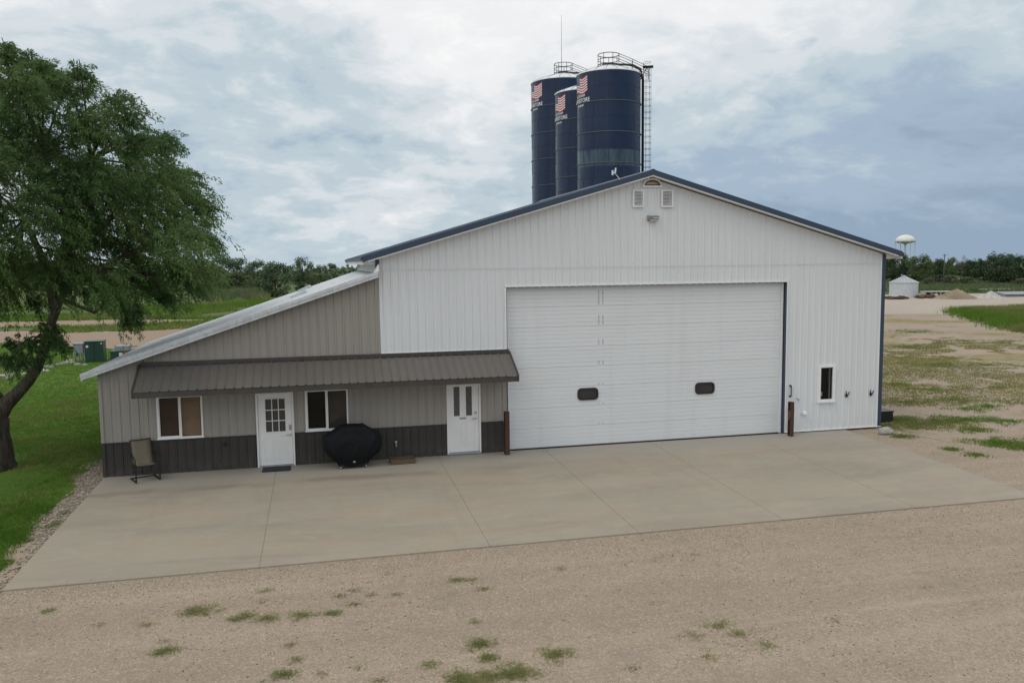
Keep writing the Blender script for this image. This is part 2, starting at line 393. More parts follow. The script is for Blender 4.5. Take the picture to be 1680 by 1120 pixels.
# ------------------------------------------------------------------ mesh helpers
class MB:
    def __init__(s): s.v, s.f, s.mi, s.n = [], [], [], 0
    def add(s, verts, faces, mi=0):
        b = s.n; s.v.extend([tuple(map(float, p)) for p in verts]); s.n += len(verts)
        for f in faces: s.f.append(tuple(i + b for i in f)); s.mi.append(mi)
        return s
    def box(s, x0, x1, y0, y1, z0, z1, mi=0, M4=None):
        vs = [(x0, y0, z0), (x1, y0, z0), (x1, y1, z0), (x0, y1, z0), (x0, y0, z1), (x1, y0, z1), (x1, y1, z1), (x0, y1, z1)]
        if M4 is not None: vs = [tuple(M4 @ Vector(p)) for p in vs]
        return s.add(vs, [(0, 3, 2, 1), (4, 5, 6, 7), (0, 1, 5, 4), (1, 2, 6, 5), (2, 3, 7, 6), (3, 0, 4, 7)], mi)
    def prism(s, poly, d, mi=0):
        """poly: list of 3d points (planar, ccw seen against d); extruded by vector d"""
        n = len(poly); d = np.array(d, float)
        vs = [tuple(p) for p in poly] + [tuple(np.array(p) + d) for p in poly]
        fs = [tuple(range(n))[::-1], tuple(range(n, 2 * n))] + [(i, (i + 1) % n, n + (i + 1) % n, n + i) for i in range(n)]
        return s.add(vs, fs, mi)
    def tube(s, pts, rad, seg=8, mi=0, cap=True, jitter=0.0):
        pts = [np.array(p, float) for p in pts]; n = len(pts)
        if isinstance(rad, (int, float)): rad = [rad] * n
        vs = []; ref = None
        for i in range(n):
            t = pts[min(i + 1, n - 1)] - pts[max(i - 1, 0)]; L = np.linalg.norm(t); t = t / L if L > 0 else np.array([0, 0, 1.])
            if ref is None:
                a = np.array([1., 0, 0]) if abs(t[0]) < .8 else np.array([0, 1., 0])
                ref = np.cross(t, a)
            ref = ref - t * (ref @ t); ref /= np.linalg.norm(ref); b = np.cross(t, ref)
            for k in range(seg):
                an = 2 * math.pi * k / seg; rr = rad[i] * (1 + (random.uniform(-jitter, jitter) if jitter else 0))
                vs.append(pts[i] + rr * (math.cos(an) * ref + math.sin(an) * b))
        fs = []
        for i in range(n - 1):
            for k in range(seg):
                fs.append((i * seg + k, i * seg + (k + 1) % seg, (i + 1) * seg + (k + 1) % seg, (i + 1) * seg + k))
        if cap: fs += [tuple(range(seg))[::-1], tuple((n - 1) * seg + k for k in range(seg))]
        return s.add(vs, fs, mi)
    def lathe(s, prof, cx=0, cy=0, seg=32, mi=0):
        """prof: (r, z) from bottom to top"""
        vs = [(cx + r * math.cos(2 * math.pi * k / seg), cy + r * math.sin(2 * math.pi * k / seg), z) for r, z in prof for k in range(seg)]
        fs = [(i * seg + k, i * seg + (k + 1) % seg, (i + 1) * seg + (k + 1) % seg, (i + 1) * seg + k) for i in range(len(prof) - 1) for k in range(seg)]
        return s.add(vs, fs, mi)
    def build(s, name, mats, parent=None, smooth=False):
        me = bpy.data.meshes.new(name)
        me.from_pydata(s.v, [], s.f); me.update()
        if not isinstance(mats, (list, tuple)): mats = [mats]
        for m_ in mats: me.materials.append(m_)
        if len(mats) > 1: me.polygons.foreach_set('material_index', s.mi)
        if smooth: me.polygons.foreach_set('use_smooth', [True] * len(me.polygons))
        o = bpy.data.objects.new(name, me); col.objects.link(o)
        if parent is not None: o.parent = parent
        return o

def mesh_np(name, V, F, mats, parent=None, mi=None, smooth=False):
    V = np.asarray(V, np.float32); F = np.asarray(F, np.int32); k = F.shape[1]
    me = bpy.data.meshes.new(name)
    me.vertices.add(len(V)); me.vertices.foreach_set('co', V.ravel())
    me.loops.add(F.size); me.loops.foreach_set('vertex_index', F.ravel())
    me.polygons.add(len(F)); me.polygons.foreach_set('loop_start', np.arange(0, F.size, k, dtype=np.int32))
    me.polygons.foreach_set('loop_total', np.full(len(F), k, np.int32))
    for m_ in (mats if isinstance(mats, (list, tuple)) else [mats]): me.materials.append(m_)
    if mi is not None: me.polygons.foreach_set('material_index', np.asarray(mi, np.int32))
    if smooth: me.polygons.foreach_set('use_smooth', np.ones(len(F), bool))
    me.update(calc_edges=True)
    o = bpy.data.objects.new(name, me); col.objects.link(o)
    if parent is not None: o.parent = parent
    return o

def thing(name, label, cat, loc=(0, 0, 0), rz=0.0, group=None):
    o = bpy.data.objects.new(name, None); col.objects.link(o); o.empty_display_size = .2
    o.location = tuple(map(float, loc)); o.rotation_euler = (0, 0, rz)
    o['label'] = label; o['category'] = cat
    if group: o['group'] = group
    return o
def tag(o, label=None, cat=None, group=None, kind=None):
    if label: o['label'] = label
    if cat: o['category'] = cat
    if group: o['group'] = group
    if kind: o['kind'] = kind
    return o

# ------------------------------------------------------------------ ground and pavement
SLAB_X0, SLAB_X1, SLAB_Y = -0.01, 22.50, -7.60
def slab_z(y): return 0.02 * min(0.0, y)
def ground_h(x, y):
    x = np.asarray(x, float); y = np.asarray(y, float)
    z = np.where(y < 0, 0.02 * np.maximum(y, -7.6), 0.0) - 0.028
    w = np.clip((np.abs(x - 11) - 13) / 6, 0, 1)                      # away from the slab the ground swells a little
    z = z - .009 * np.maximum(0, np.hypot(x - 6, y + 24) - 350)           # the land falls away beyond the woods
    z = z + 0.035 * np.sin(x * .31 + 1.3) * np.sin(y * .27) * np.clip((-y - 8.5) / 3, 0, 1)
    z = z + w * .04 * np.sin(x * .21) * np.sin(y * .17 + .5) * np.clip((44 - np.abs(x - 8)) / 10, 0, 1) * np.clip((40 - np.abs(y - 5)) / 10, 0, 1)
    return z
def axis(lo, hi, core0, core1, step):
    core = np.arange(core0, core1 + 1e-6, step); a, b = [], []
    d = step; p = core0
    while p > lo: d *= 1.35; p -= d; a.append(p)
    d = step; p = core1
    while p < hi: d *= 1.35; p += d; b.append(p)
    return np.array(a[::-1] + list(core) + b)
gx = axis(-3500, 3500, -26, 48, .8); gy = axis(-900, 4500, -30, 46, .8)
GX, GY = np.meshgrid(gx, gy); GZ = ground_h(GX, GY)
V = np.stack([GX, GY, GZ], -1).reshape(-1, 3); nx_, ny_ = len(gx), len(gy)
ii, jj = np.meshgrid(np.arange(nx_ - 1), np.arange(ny_ - 1)); q0 = (jj * nx_ + ii).ravel()
tag(mesh_np('ground', V, np.stack([q0, q0 + 1, q0 + nx_ + 1, q0 + nx_], -1), M['ground'], smooth=True), kind='structure')

def inpoly(x, y, poly):
    r_ = np.zeros(len(x), bool); j = len(poly) - 1
    for i in range(len(poly)):
        xi, yi = poly[i]; xj, yj = poly[j]
        r_ ^= ((yi > y) != (yj > y)) & (x < (xj - xi) * (y - yi) / (yj - yi + 1e-12) + xi); j = i
    return r_
def sheet(name, poly, lift, mat, step=.9, rag=.25, grid=.7):
    """ground sheet with a ragged outline, following the ground"""
    pts = []
    for a, b in zip(poly, poly[1:] + poly[:1]):
        a, b = np.array(a, float), np.array(b, float); L = np.linalg.norm(b - a); n = int(min(60, max(1, L / step)))
        for k in range(n): pts.append(a + (b - a) * k / n)
    out = []
    for p in pts:
        r_ = min(rag, rag * 1)
        out.append((p[0] + random.uniform(-r_, r_), p[1] + random.uniform(-r_, r_)))
    from mathutils.geometry import delaunay_2d_cdt
    P = np.array(out); lo, hi = P.min(0), P.max(0)
    gs = max(grid, (hi - lo).max() / 140)
    X, Y = np.meshgrid(np.arange(lo[0], hi[0], gs), np.arange(lo[1], hi[1], gs)); X = X.ravel() + rng.uniform(-.2, .2, X.size) * gs; Y = Y.ravel() + rng.uniform(-.2, .2, Y.size) * gs
    k = inpoly(X, Y, out); pts2 = [Vector(p) for p in out] + [Vector((a, b)) for a, b in zip(X[k], Y[k])]
    n = len(out)
    vo, _, fo, _, _, _ = delaunay_2d_cdt(pts2, [(i, (i + 1) % n) for i in range(n)], [], 1, 1e-4)
    co = [(v.x, v.y, float(ground_h(v.x, v.y)) + lift) for v in vo]
    fo = [f if (vo[f[1]] - vo[f[0]]).cross(vo[f[2]] - vo[f[0]]) > 0 else f[::-1] for f in fo]
    me = bpy.data.meshes.new(name); me.from_pydata(co, [], fo); me.update(); me.materials.append(mat)
    o = bpy.data.objects.new(name, me); col.objects.link(o); o['kind'] = 'structure'; return o
def pxpoly(l): return [tuple(at_z(x, y, -.05)[:2]) for x, y in l]

# lawn: left of the slab and the lean-to, out to the dirt track
lawn_poly = [(-.38, -7.4), (-.55, -3.0), (-.72, 0.6), (-.35, 2.5), (-.3, 18), (4, 22), (4, 34), (-3, 35.2), (-9, 38.5), (-18, 46), (-40, 52), (-60, 40), (-40, 2), (-16, -9), (-7, -10.5), (-3.2, -9.6)]
sheet('lawn', lawn_poly, .012, M['lawn'], .6, .22)
sheet('dirt_track', [(-60, 42), (-40, 52.3), (-18, 46.2), (-9, 38.7), (-3, 35.4), (14, 33), (16, 53), (-2, 56), (-12, 53), (-30, 60), (-70, 58)], .008, M['track'], 1.2, .5)
sheet('meadow', [(-70, 59), (-30, 61), (-12, 54), (-2, 57), (18, 54), (40, 60), (60, 170), (-60, 260), (-200, 150)], .010, M['meadow'], 3, .8)
sheet('meadow', [(-31, 66), (-16, 62), (-3, 66), (-12, 71), (-26, 72)], .02, M['track'], 1.5, .6)
sheet('east_yard', [(24.3, -2.5), (24.2, 20), (27, 50), (60, 58), (90, 50), (60, 10), (44, -6), (33, -4)], .006, M['east_yard'], 1.5, .6)
sheet('pale_yard', pxpoly([(1430, 516), (1575, 516), (1720, 513), (1900, 507), (1760, 480), (1430, 484)]), .014, M['pale_yard'], 3, .6)
sheet('meadow', pxpoly([(1380, 483), (1760, 478), (2000, 480), (2000, 440), (1380, 445)]), .016, M['meadow'], 8, 1.5)

# concrete apron: panels separated by real joints
jx = [SLAB_X0, 4.45, 8.98, 12.22, 15.65, 19.05, SLAB_X1]
slab = MB()
for a, b in zip(jx[:-1], jx[1:]):
    x0, x1 = a + (.006 if a > 0 else 0), b - (.006 if b < 22 else 0)
    y0 = SLAB_Y
    yb = -0.0 if b < 22 else 0.0
    for (ya, yc) in ((SLAB_Y, 0.02),):
        za, zc_ = slab_z(ya), 0.0
        p = [(x0, ya, za), (x1, ya, za), (x1, yc, zc_), (x0, yc, zc_)]
        slab.add(p + [(x, y, z - .16) for x, y, z in p], [(0, 1, 2, 3), (0, 4, 5, 1), (1, 5, 6, 2), (3, 2, 6, 7), (0, 3, 7, 4)])
so = slab.build('pavement', M['concrete']); tag(so, kind='structure')
jn = MB()
for a in jx[1:-1]: jn.add([(a - .012, SLAB_Y, slab_z(SLAB_Y) - .006), (a + .012, SLAB_Y, slab_z(SLAB_Y) - .006), (a + .012, 0, -.006), (a - .012, 0, -.006)], [(0, 1, 2, 3)])
tag(jn.build('pavement_joints', M['joint']), kind='structure')

# ------------------------------------------------------------------ the barn
XL, XM, XR, BL, LL = 0.0, 7.42, 23.74, 12.2, 8.9
XRIDGE = 15.56
def roof_z(x): return 8.10 - .2885 * abs(x - XRIDGE)              # underside line at the wall
def lean_z(x): return 2.80 + .3305 * (x - XL)                      # top of lean-to wall
barn = thing('barn', 'white metal barn with navy roof trim and a grey lean-to with charcoal wainscot', 'barn')

def ribbed(name, x0, x1, zb, zt, openings, mat, y=0.0, pitch=.2286, rib=.021, parent=None, sign=-1, minor=True, xf=None):
    """vertical ribbed sheet in the plane y; zb/zt functions of x; openings (x0,x1,z0,z1)"""
    prof = []
    k0 = math.floor(x0 / pitch) - 1
    for k in range(k0, int(x1 / pitch) + 2):
        c = k * pitch
        prof += [(c - .032, 0), (c - .016, rib), (c + .016, rib), (c + .032, 0)]
        if minor: prof += [(c + pitch * .5 - .02, 0), (c + pitch * .5, .004), (c + pitch * .5 + .02, 0)]
    px = np.array([p[0] for p in prof]); pd = np.array([p[1] for p in prof])
    xs = [x for x in px if x0 < x < x1] + [x0, x1]
    for o in openings: xs += [o[0], o[1]]
    kink = [XRIDGE] if x0 < XRIDGE < x1 else []
    xs = sorted(set(round(float(x), 5) for x in xs + kink if x0 - 1e-6 <= x <= x1 + 1e-6))
    mb = MB()
    for a, b in zip(xs[:-1], xs[1:]):
        if b - a < 1e-4: continue
        da, db = np.interp([a, b], px, pd); mid = (a + b) / 2
        spans = [(zb, zt)]
        for o in sorted((o for o in openings if o[0] <= mid <= o[1]), key=lambda o: o[2]):
            l, t_ = spans.pop(); spans += [(l, (lambda x, z=o[2]: z)), ((lambda x, z=o[3]: z), t_)]
        for l, t_ in spans:
            if t_(mid) - l(mid) < .004: continue
            mb.add([(a, y + sign * da, l(a)), (b, y + sign * db, l(b)), (b, y + sign * db, t_(b)), (a, y + sign * da, t_(a))], [(0, 1, 2, 3)])
    if xf: mb.v = [xf(p) for p in mb.v]
    return mb.build(name, mat, parent)

OH = (11.115, 20.24, -.01, 4.87)                 # overhead door opening
SW = (21.46, 22.05, .97, 2.16)                   # small window
W1, W2 = (1.385, 2.555, .955, 2.12), (5.275, 6.46, .945, 2.11)
D1, D2 = (3.945, 4.96, 0.0, 2.085), (9.28, 10.285, 0.03, 2.085)
FAN = (15.36, 15.94, 7.83, 8.02)
c = lambda v: (lambda x: v)
for wa_, wb_ in ((XL, D1[0]), (D1[1], D2[0]), (D2[1], OH[0])): ribbed('wainscot', wa_, wb_, c(.02), c(.905), [], M['char'], 0, parent=barn)
w = ribbed('wall', XM, XR, (lambda x: 3.05 if x < OH[0] else .045), c(5.462), [(OH[0], OH[1], -1, OH[3]), SW], M['white'], 0, parent=barn)
ribbed('gable_wall', XM, XR, c(5.45), roof_z, [], M['white'], -.004, parent=barn)
t = MB(); t.box(XM + .03, XR - .06, -.0285, -.0245, 5.436, 5.450); t.build('lap_edge', M['white'], barn)
# side and rear walls (plain ribbed sheets turned to the side)
ribbed('wall', 0, BL, c(0.0), c(roof_z(XR)), [], M['white'], 0, parent=barn, minor=False, xf=lambda p: (XR - p[1], p[0], p[2]))
ribbed('wall', 0, BL, c(.0), c(roof_z(XM)), [], M['white'], 0, parent=barn, minor=False, xf=lambda p: (XM + p[1], p[0], p[2]))
ribbed('wall', XM, XR, c(0), roof_z, [], M['white'], 0, parent=barn, minor=False, xf=lambda p: (p[0], BL - p[1], p[2]))
lw = ribbed('lean_to_wall', XL, OH[0], c(.925), (lambda x: min(lean_z(x), 9) if x < XM else 3.05), [W1, W2, D1, D2], M['taupe'], 0, parent=barn)
ribbed('lean_to_wall', 0, LL, c(.925), c(lean_z(0)), [], M['taupe'], 0, parent=barn, minor=False, xf=lambda p: (XL + p[1], p[0], p[2]))
ribbed('lean_to_wall', XL, XM, c(0), lean_z, [], M['taupe'], 0, parent=barn, minor=False, xf=lambda p: (p[0], LL - p[1], p[2]))
ribbed('wainscot', 0, LL, c(-.04), c(.905), [], M['char'], 0, parent=barn, minor=False, xf=lambda p: (XL + p[1], p[0], p[2]))
for a, b in ((XL - .03, D1[0]), (D1[1], D2[0]), (D2[1], OH[0] - .004)):
    t = MB(); t.box(a + .002, b - .002, -.034, .0, .903, .928); t.build('wainscot_trim', M['char'], barn)
    t = MB(); t.box(a + .002, b - .002, -.026, .0, -.03, .035); t.build('wainscot_base', M['char'], barn)
t = MB(); t.box(XL - .034, XL + .0, .002, LL, .903, .928); t.build('wainscot_trim', M['char'], barn)
t = MB()
t.box(XL - .032, XL + .05, -.036, -.0245, .93, lean_z(0) - .06); t.box(XL - .036, XL - .0245, -.0245, .06, .93, lean_z(0) - .06)
t.build('corner_trim', M['taupe'], barn)
t = MB(); t.box(XL - .030, XL + .05, -.040, -.0265, .0, .90); t.box(XL - .040, XL - .0265, -.0265, .06, -.03, .90)
t.build('corner_trim', M['char'], barn)
t = MB()   # right navy corner with the white edge strip
t.box(XR - .05, XR + .085, -.045, -.026, .06, roof_z(XR) - .02); t.box(XR + .062, XR + .085, -.026, .11, .06, roof_z(XR) - .02)
t.build('corner_trim', M['navy'], barn)
t = MB(); t.box(XR - .078, XR - .052, -.038, -.0, .06, roof_z(XR) - .03); t.build('corner_trim', M['trim_white'], barn)
t = MB(); t.box(XM - .09, XM + .02, -.045, -.026, lean_z(XM) + .20, roof_z(XM) - .02); t.box(XM - .09, XM - .067, -.026, .1, lean_z(XM) + .2, roof_z(XM) - .02)
t.build('corner_trim', M['navy'], barn)
t = MB()   # base drip trim and the sheet-lap strip of the white wall
t.box(OH[1] + .05, XR + .09, -.042, -.001, .03, .058)
t.build('base_trim', M['trim_white'], barn); t = MB()
t.box(XM, OH[0], -.030, -.001, 3.035, 3.068)
t.build('base_trim', M['trim_white'], barn)

# main roof, 0.30 m overhang at the gable, 0.46 m at the eaves
ov, fy = .46, -.33
def roof_slab(xa, xb, zf, y0, y1, th, up, mat, name, parent, pitch=.2286):
    mb = MB()
    ribs = [(0, 0)]
    y = y0; prof = []
    while y < y1:
        prof += [(y, 0), (y + pitch - .06, 0), (y + pitch - .04, .019), (y + pitch - .015, .019)]; y += pitch
    prof = [p for p in prof if p[0] < y1] + [(y1, 0)]
    vs = []; n = len(prof)
    for x in (xa, xb):
        for yy, h in prof: vs.append((x, yy, zf(x) + up + h))
    mb.add(vs, [(i, i + 1, n + i + 1, n + i) if xb < xa else (i, n + i, n + i + 1, i + 1) for i in range(n - 1)])
    # underside
    mb.add([(xa, y0, zf(xa) + up - th), (xb, y0, zf(xb) + up - th), (xb, y1, zf(xb) + up - th), (xa, y1, zf(xa) + up - th)], [(0, 3, 2, 1)], 1)
    return mb.build(name, mat, parent)
xl_e, xr_e = XM - ov, XR + ov
rf = roof_slab(xl_e, XRIDGE, roof_z, fy, BL + .3, .06, .17, [M['navy'], M['soffit_white']], 'roof', barn)
rf2 = roof_slab(XRIDGE, xr_e, roof_z, fy, BL + .3, .06, .17, [M['navy'], M['soffit_white']], 'roof', barn)
def rake(xa, xb, zf, y0, dz0, dz1, th, mat, name, parent):
    mb = MB()
    p = [(xa, y0, zf(xa) + dz0), (xb, y0, zf(xb) + dz0), (xb, y0, zf(xb) + dz1), (xa, y0, zf(xa) + dz1)]
    mb.prism(p, (0, th, 0)); return mb.build(name, mat, parent)
for xa, xb, par in ((xl_e, XRIDGE, rf), (XRIDGE, xr_e, rf2)):
    rake(xa, xb, roof_z, fy - .03, .045, .205, .03, M['navy'], 'rake_trim', par)
    rake(xa + (.14 if xa < XRIDGE else 0), xb - (.14 if xb > XRIDGE else 0), roof_z, fy - .012, .005, .042, .03, M['trim_white'], 'rake_edge', par)
    mb = MB(); a, b = (xa, xb)     # soffit under the gable overhang
    mb.add([(a, fy + .02, roof_z(a) + .035), (b, fy + .02, roof_z(b) + .035), (b, .03, roof_z(b) + .035), (a, .03, roof_z(a) + .035)], [(0, 3, 2, 1)])
    mb.build('soffit', M['soffit_white'], par)
mb = MB()
cap_ = [(XRIDGE - .2, 0, roof_z(XRIDGE - .2) + .195), (XRIDGE, 0, roof_z(XRIDGE) + .225), (XRIDGE + .2, 0, roof_z(XRIDGE + .2) + .195)]
mb.add([(x, fy - .02, z) for x, _, z in cap_] + [(x, BL + .3, z) for x, _, z in cap_], [(0, 1, 4, 3), (1, 2, 5, 4)])
mb.build('ridge_cap', M['navy'], rf)
for xe, sx, par, m_ in ((xl_e, -1, rf, M['trim_white']), (xr_e, 1, rf2, M['trim_white'])):   # eave soffit box and gutter line
    z = roof_z(xe)
    mb = MB(); mb.box(min(xe, xe - sx * (ov - .03)), max(xe, xe - sx * (ov - .03)), .03, BL, z - .03, z - .012); mb.box(xe - .015, xe + .015, fy, BL + .28, z - .03, z + .09)
    mb.build('eave_soffit', m_, par)
    xw = XM if sx < 0 else XR + .09
    mb = MB(); q = [(xe + .016 * -sx, .0, z - .012), (xw, .0, z - .012), (xw, .0, roof_z(xw) + .10), (xe + .016 * -sx, .0, z + .10)]
    mb.prism(q if sx < 0 else q[::-1], (0, .03, 0)); mb.build('eave_return', m_, par)
    mb = MB(); mb.box(xe - (.05 if sx < 0 else -.016), xe + (.05 if sx > 0 else -.016), fy - .03, BL + .3, z + .075, z + .165); mb.build('eave_trim', M['navy'], par)

# lean-to roof, galvanised
lf = -.30
def lz(x): return lean_z(x)
lr = roof_slab(XL - .36, XM - .03, lz, lf, LL + .3, .05, .14, [M['galv'], M['soffit_white']], 'lean_to_roof', barn)
rake(XL - .36, XM - .03, lz, lf - .028, -.005, .075, .028, M['galv'], 'rake_trim', lr)
rake(XL - .375, XM - .03, lz, lf - .042, .078, .172, .042, M['galv'], 'rake_trim', lr)
mb = MB(); mb.box(XL - .375, XL - .345, lf, LL + .3, lz(XL - .36) - .03, lz(XL - .36) + .13); mb.build('eave_trim', M['galv'], lr)
mb = MB(); mb.add([(XL - .34, lf + .01, lz(XL - .34) + .0), (XM - .03, lf + .01, lz(XM - .03) + .0), (XM - .03, .01, lz(XM - .03) + .0), (XL - .34, .01, lz(XL - .34) + .0)], [(0, 3, 2, 1)])
mb.build('soffit', M['soffit_dark'], lr)
mb = MB(); mb.prism([(XM - .16, lf, lz(XM) + .12), (XM - .005, lf, lz(XM) + .16), (XM - .005, lf, lz(XM) + .34), (XM - .03, lf, lz(XM) + .34)], (0, LL - lf, 0)); mb.build('wall_flashing', M['trim_white'], lr)
for (xc, yc, L_, W_) in ((5.18, 2.95, .52, .42), (5.30, 7.5, .52, .42)):      # two low hood vents in the roof sheet
    mb = MB(); z0 = lz(xc - L_ / 2) + .15; z1 = lz(xc + L_ / 2) + .15
    a, b, y0, y1 = xc - L_ / 2, xc + L_ / 2, yc - W_ / 2, yc + W_ / 2
    mb.add([(a, y0, z0), (b, y0, z1), (b, y1, z1), (a, y1, z0), (a, y0, z0 + .07), (b - .1, y0, z1 + .08), (b - .1, y1, z1 + .08), (a, y1, z0 + .07)],
           [(4, 5, 6, 7), (0, 1, 5, 4), (1, 2, 6, 5), (2, 3, 7, 6)])
    mb.add([(a - .01, y0 + .03, z0 + .015), (a - .01, y1 - .03, z0 + .015), (a - .01, y1 - .03, z0 + .062), (a - .01, y0 + .03, z0 + .062)], [(0, 3, 2, 1)], 1)
    mb.build('roof_vent', [M['galv'], M['dark_int']], barn)

# canopy over the doors
CX0, CX1, CY, CZT, CZB = 1.02, 11.17, -1.10, 2.985, 2.425
def can_z(y): return CZT + (CZT - CZB) * y / 1.10
cano = MB(); pitch = .2286; prof = []
x = CX0
while x < CX1: prof += [(x, 0), (x + .17, 0), (x + .19, .022), (x + .21, .022)]; x += pitch
prof = [p for p in prof if p[0] < CX1] + [(CX1, 0)]; n = len(prof)
cano.add([(a, -.02, can_z(-.02) + h) for a, h in prof] + [(a, CY - .03, can_z(CY - .03) + h) for a, h in prof], [(n + i, n + i + 1, i + 1, i) for i in range(n - 1)])
canopy = cano.build('canopy', M['canopy'], barn); canopy['label'] = 'dark bronze ribbed canopy over the two doors'
mb = MB(); mb.box(CX0, CX1, CY - .012, CY + .012, 2.25, 2.405); mb.build('fascia', M['fascia'], canopy)
for xe in (CX0, CX1):
    mb = MB()
    a, b = (xe - .03, xe + .012) if xe < 2 else (xe - .012, xe + .03)
    for (y0, y1) in ((CY - .03, -.02),):
        mb.prism([(a, y0, can_z(y0) - .12), (a, y1, can_z(y1) - .12), (a, y1, can_z(y1) + .04), (a, y0, can_z(y0) + .04)][::-1], (b - a, 0, 0))
    a, b = (xe - .028, xe - .004) if xe < 2 else (xe + .004, xe + .028)
    mb.box(a, b, CY - .014, CY + .05, 2.25, 2.31)
    mb.build('end_trim', M['fascia'], canopy)
mb = MB(); mb.box(CX0 + .03, CX1 - .01, -.050, -.027, CZT - .01, CZT + .08); mb.box(CX0 + .03, CX1 - .01, -.10, -.050, CZT - .03, CZT - .012); mb.build('wall_flashing', M['fascia'], canopy)
mb = MB(); mb.box(CX0 + .02, CX1 - .02, CY + .014, -.03, 2.262, 2.275); mb.build('soffit', M['soffit_dark'], canopy)

# overhead door -------------------------------------------------------------
OD = .16
jamb = MB()
jamb.box(OH[1] - .0, OH[1] + .014, -.03, .24, 0, OH[3])                                     # navy return on the right
jamb.box(OH[0] - .014, OH[0], -.03, .24, 0, OH[3]); jamb.box(OH[0], OH[1], -.012, .24, OH[3], OH[3] + .014)
jamb.build('door_jamb', M['navy'], barn)
mb = MB()
mb.box(OH[1] - .085, OH[1] - .025, OD - .055, OD - .01, 0, OH[3] - .02); mb.box(OH[0] + .0, OH[0] + .05, OD - .055, OD - .01, 0, OH[3] - .02)
mb.box(OH[1] + .016, OH[1] + .062, -.036, -.001, .03, OH[3] + .05); mb.box(OH[0] - .055, OH[0] - .016, -.036, -.001, 3.07, OH[3] + .05); mb.box(OH[0] - .055, OH[1] + .062, -.039, -.001, OH[3] + .016, OH[3] + .055)
mb.build('jamb_trim', M['trim_white'], barn)
prof = []; nsec = 8; sh = 4.88 / nsec
for s_ in range(nsec):
    z0 = s_ * sh
    prof += [(z0 + .000, .020), (z0 + .006, .0)]
    for q in range(1, 5):
        zc2 = z0 + sh * q / 5
        prof += [(zc2 - .014, 0), (zc2 - .006, .011), (zc2 + .004, .011), (zc2 + .008, 0)]
    prof += [(z0 + sh - .008, 0), (z0 + sh - .002, .020)]
mb = MB(); vs = []
xo0, xo1 = OH[0] + .02, OH[1] - .05
for xx in (xo0, xo1): vs += [(xx, OD + d, z) for z, d in prof]
n = len(prof)
mb.add(vs, [(i, n + i, n + i + 1, i + 1) for i in range(n - 1)])
ohd = mb.build('overhead_door', M['oh_door'], barn); ohd['label'] = 'wide white sectional overhead door with two small black windows'
# weathered overlay strip at the hidden stile, broken at every section joint
for s_ in range(1, 8):
    zz = s_ * sh; hgt = (.07, .07, .08, .16, .20, .32, .46)[s_ - 1]
    for xx in (14.02, 14.15): mb = MB(); mb.box(xx - .016, xx + .016, OD - .0035, OD + .004, zz + .03, zz + hgt); mb.build('stile', M['stain'], ohd)
mb = MB(); mb.box(xo0, xo1, OD - .02, OD + .02, -.015, .018); mb.build('bottom_seal', M['black_rubber'], ohd)
for xx in (xo1 - .285, xo1 - .15):
    mb = MB(); mb.box(xx - .014, xx + .014, OD - .006, OD + .004, .03, 4.86); mb.build('end_stile', M['oh_door'], ohd)
def rrect(cx, cz, w, h, r, n=6):
    pts = []
    for k, (sx, sz) in enumerate(((1, -1), (1, 1), (-1, 1), (-1, -1))):
        for q in range(n + 1):
            an = -math.pi / 2 + k * math.pi / 2 + q / n * math.pi / 2
            pts.append((cx + sx * (w / 2 - r) + r * math.cos(an), cz + sz * (h / 2 - r) + r * math.sin(an)))
    return pts
for cx in (13.66, 17.54):
    o_, i_ = rrect(cx, 1.583, .66, .37, .12), rrect(cx, 1.583, .56, .27, .085)
    n = len(o_); mb = MB()
    y0, y1 = OD - .035, OD
    mb.add([(a, y0, b) for a, b in o_] + [(a, y0, b) for a, b in i_] + [(a, y1, b) for a, b in o_] + [(a, y1 - .004, b) for a, b in i_],
           [(k, (k + 1) % n, n + (k + 1) % n, n + k) for k in range(n)] + [(k, 2 * n + k, 2 * n + (k + 1) % n, (k + 1) % n) for k in range(n)] + [(n + k, n + (k + 1) % n, 3 * n + (k + 1) % n, 3 * n + k) for k in range(n)])
    mb.add([(a, y1 - .004, b) for a, b in i_], [tuple(range(n))], 1)
    mb.build('door_window', [M['black_rubber'], plain('smoked_pane', (.035, .037, .04), .08, var=.2, spec=.6)], ohd)

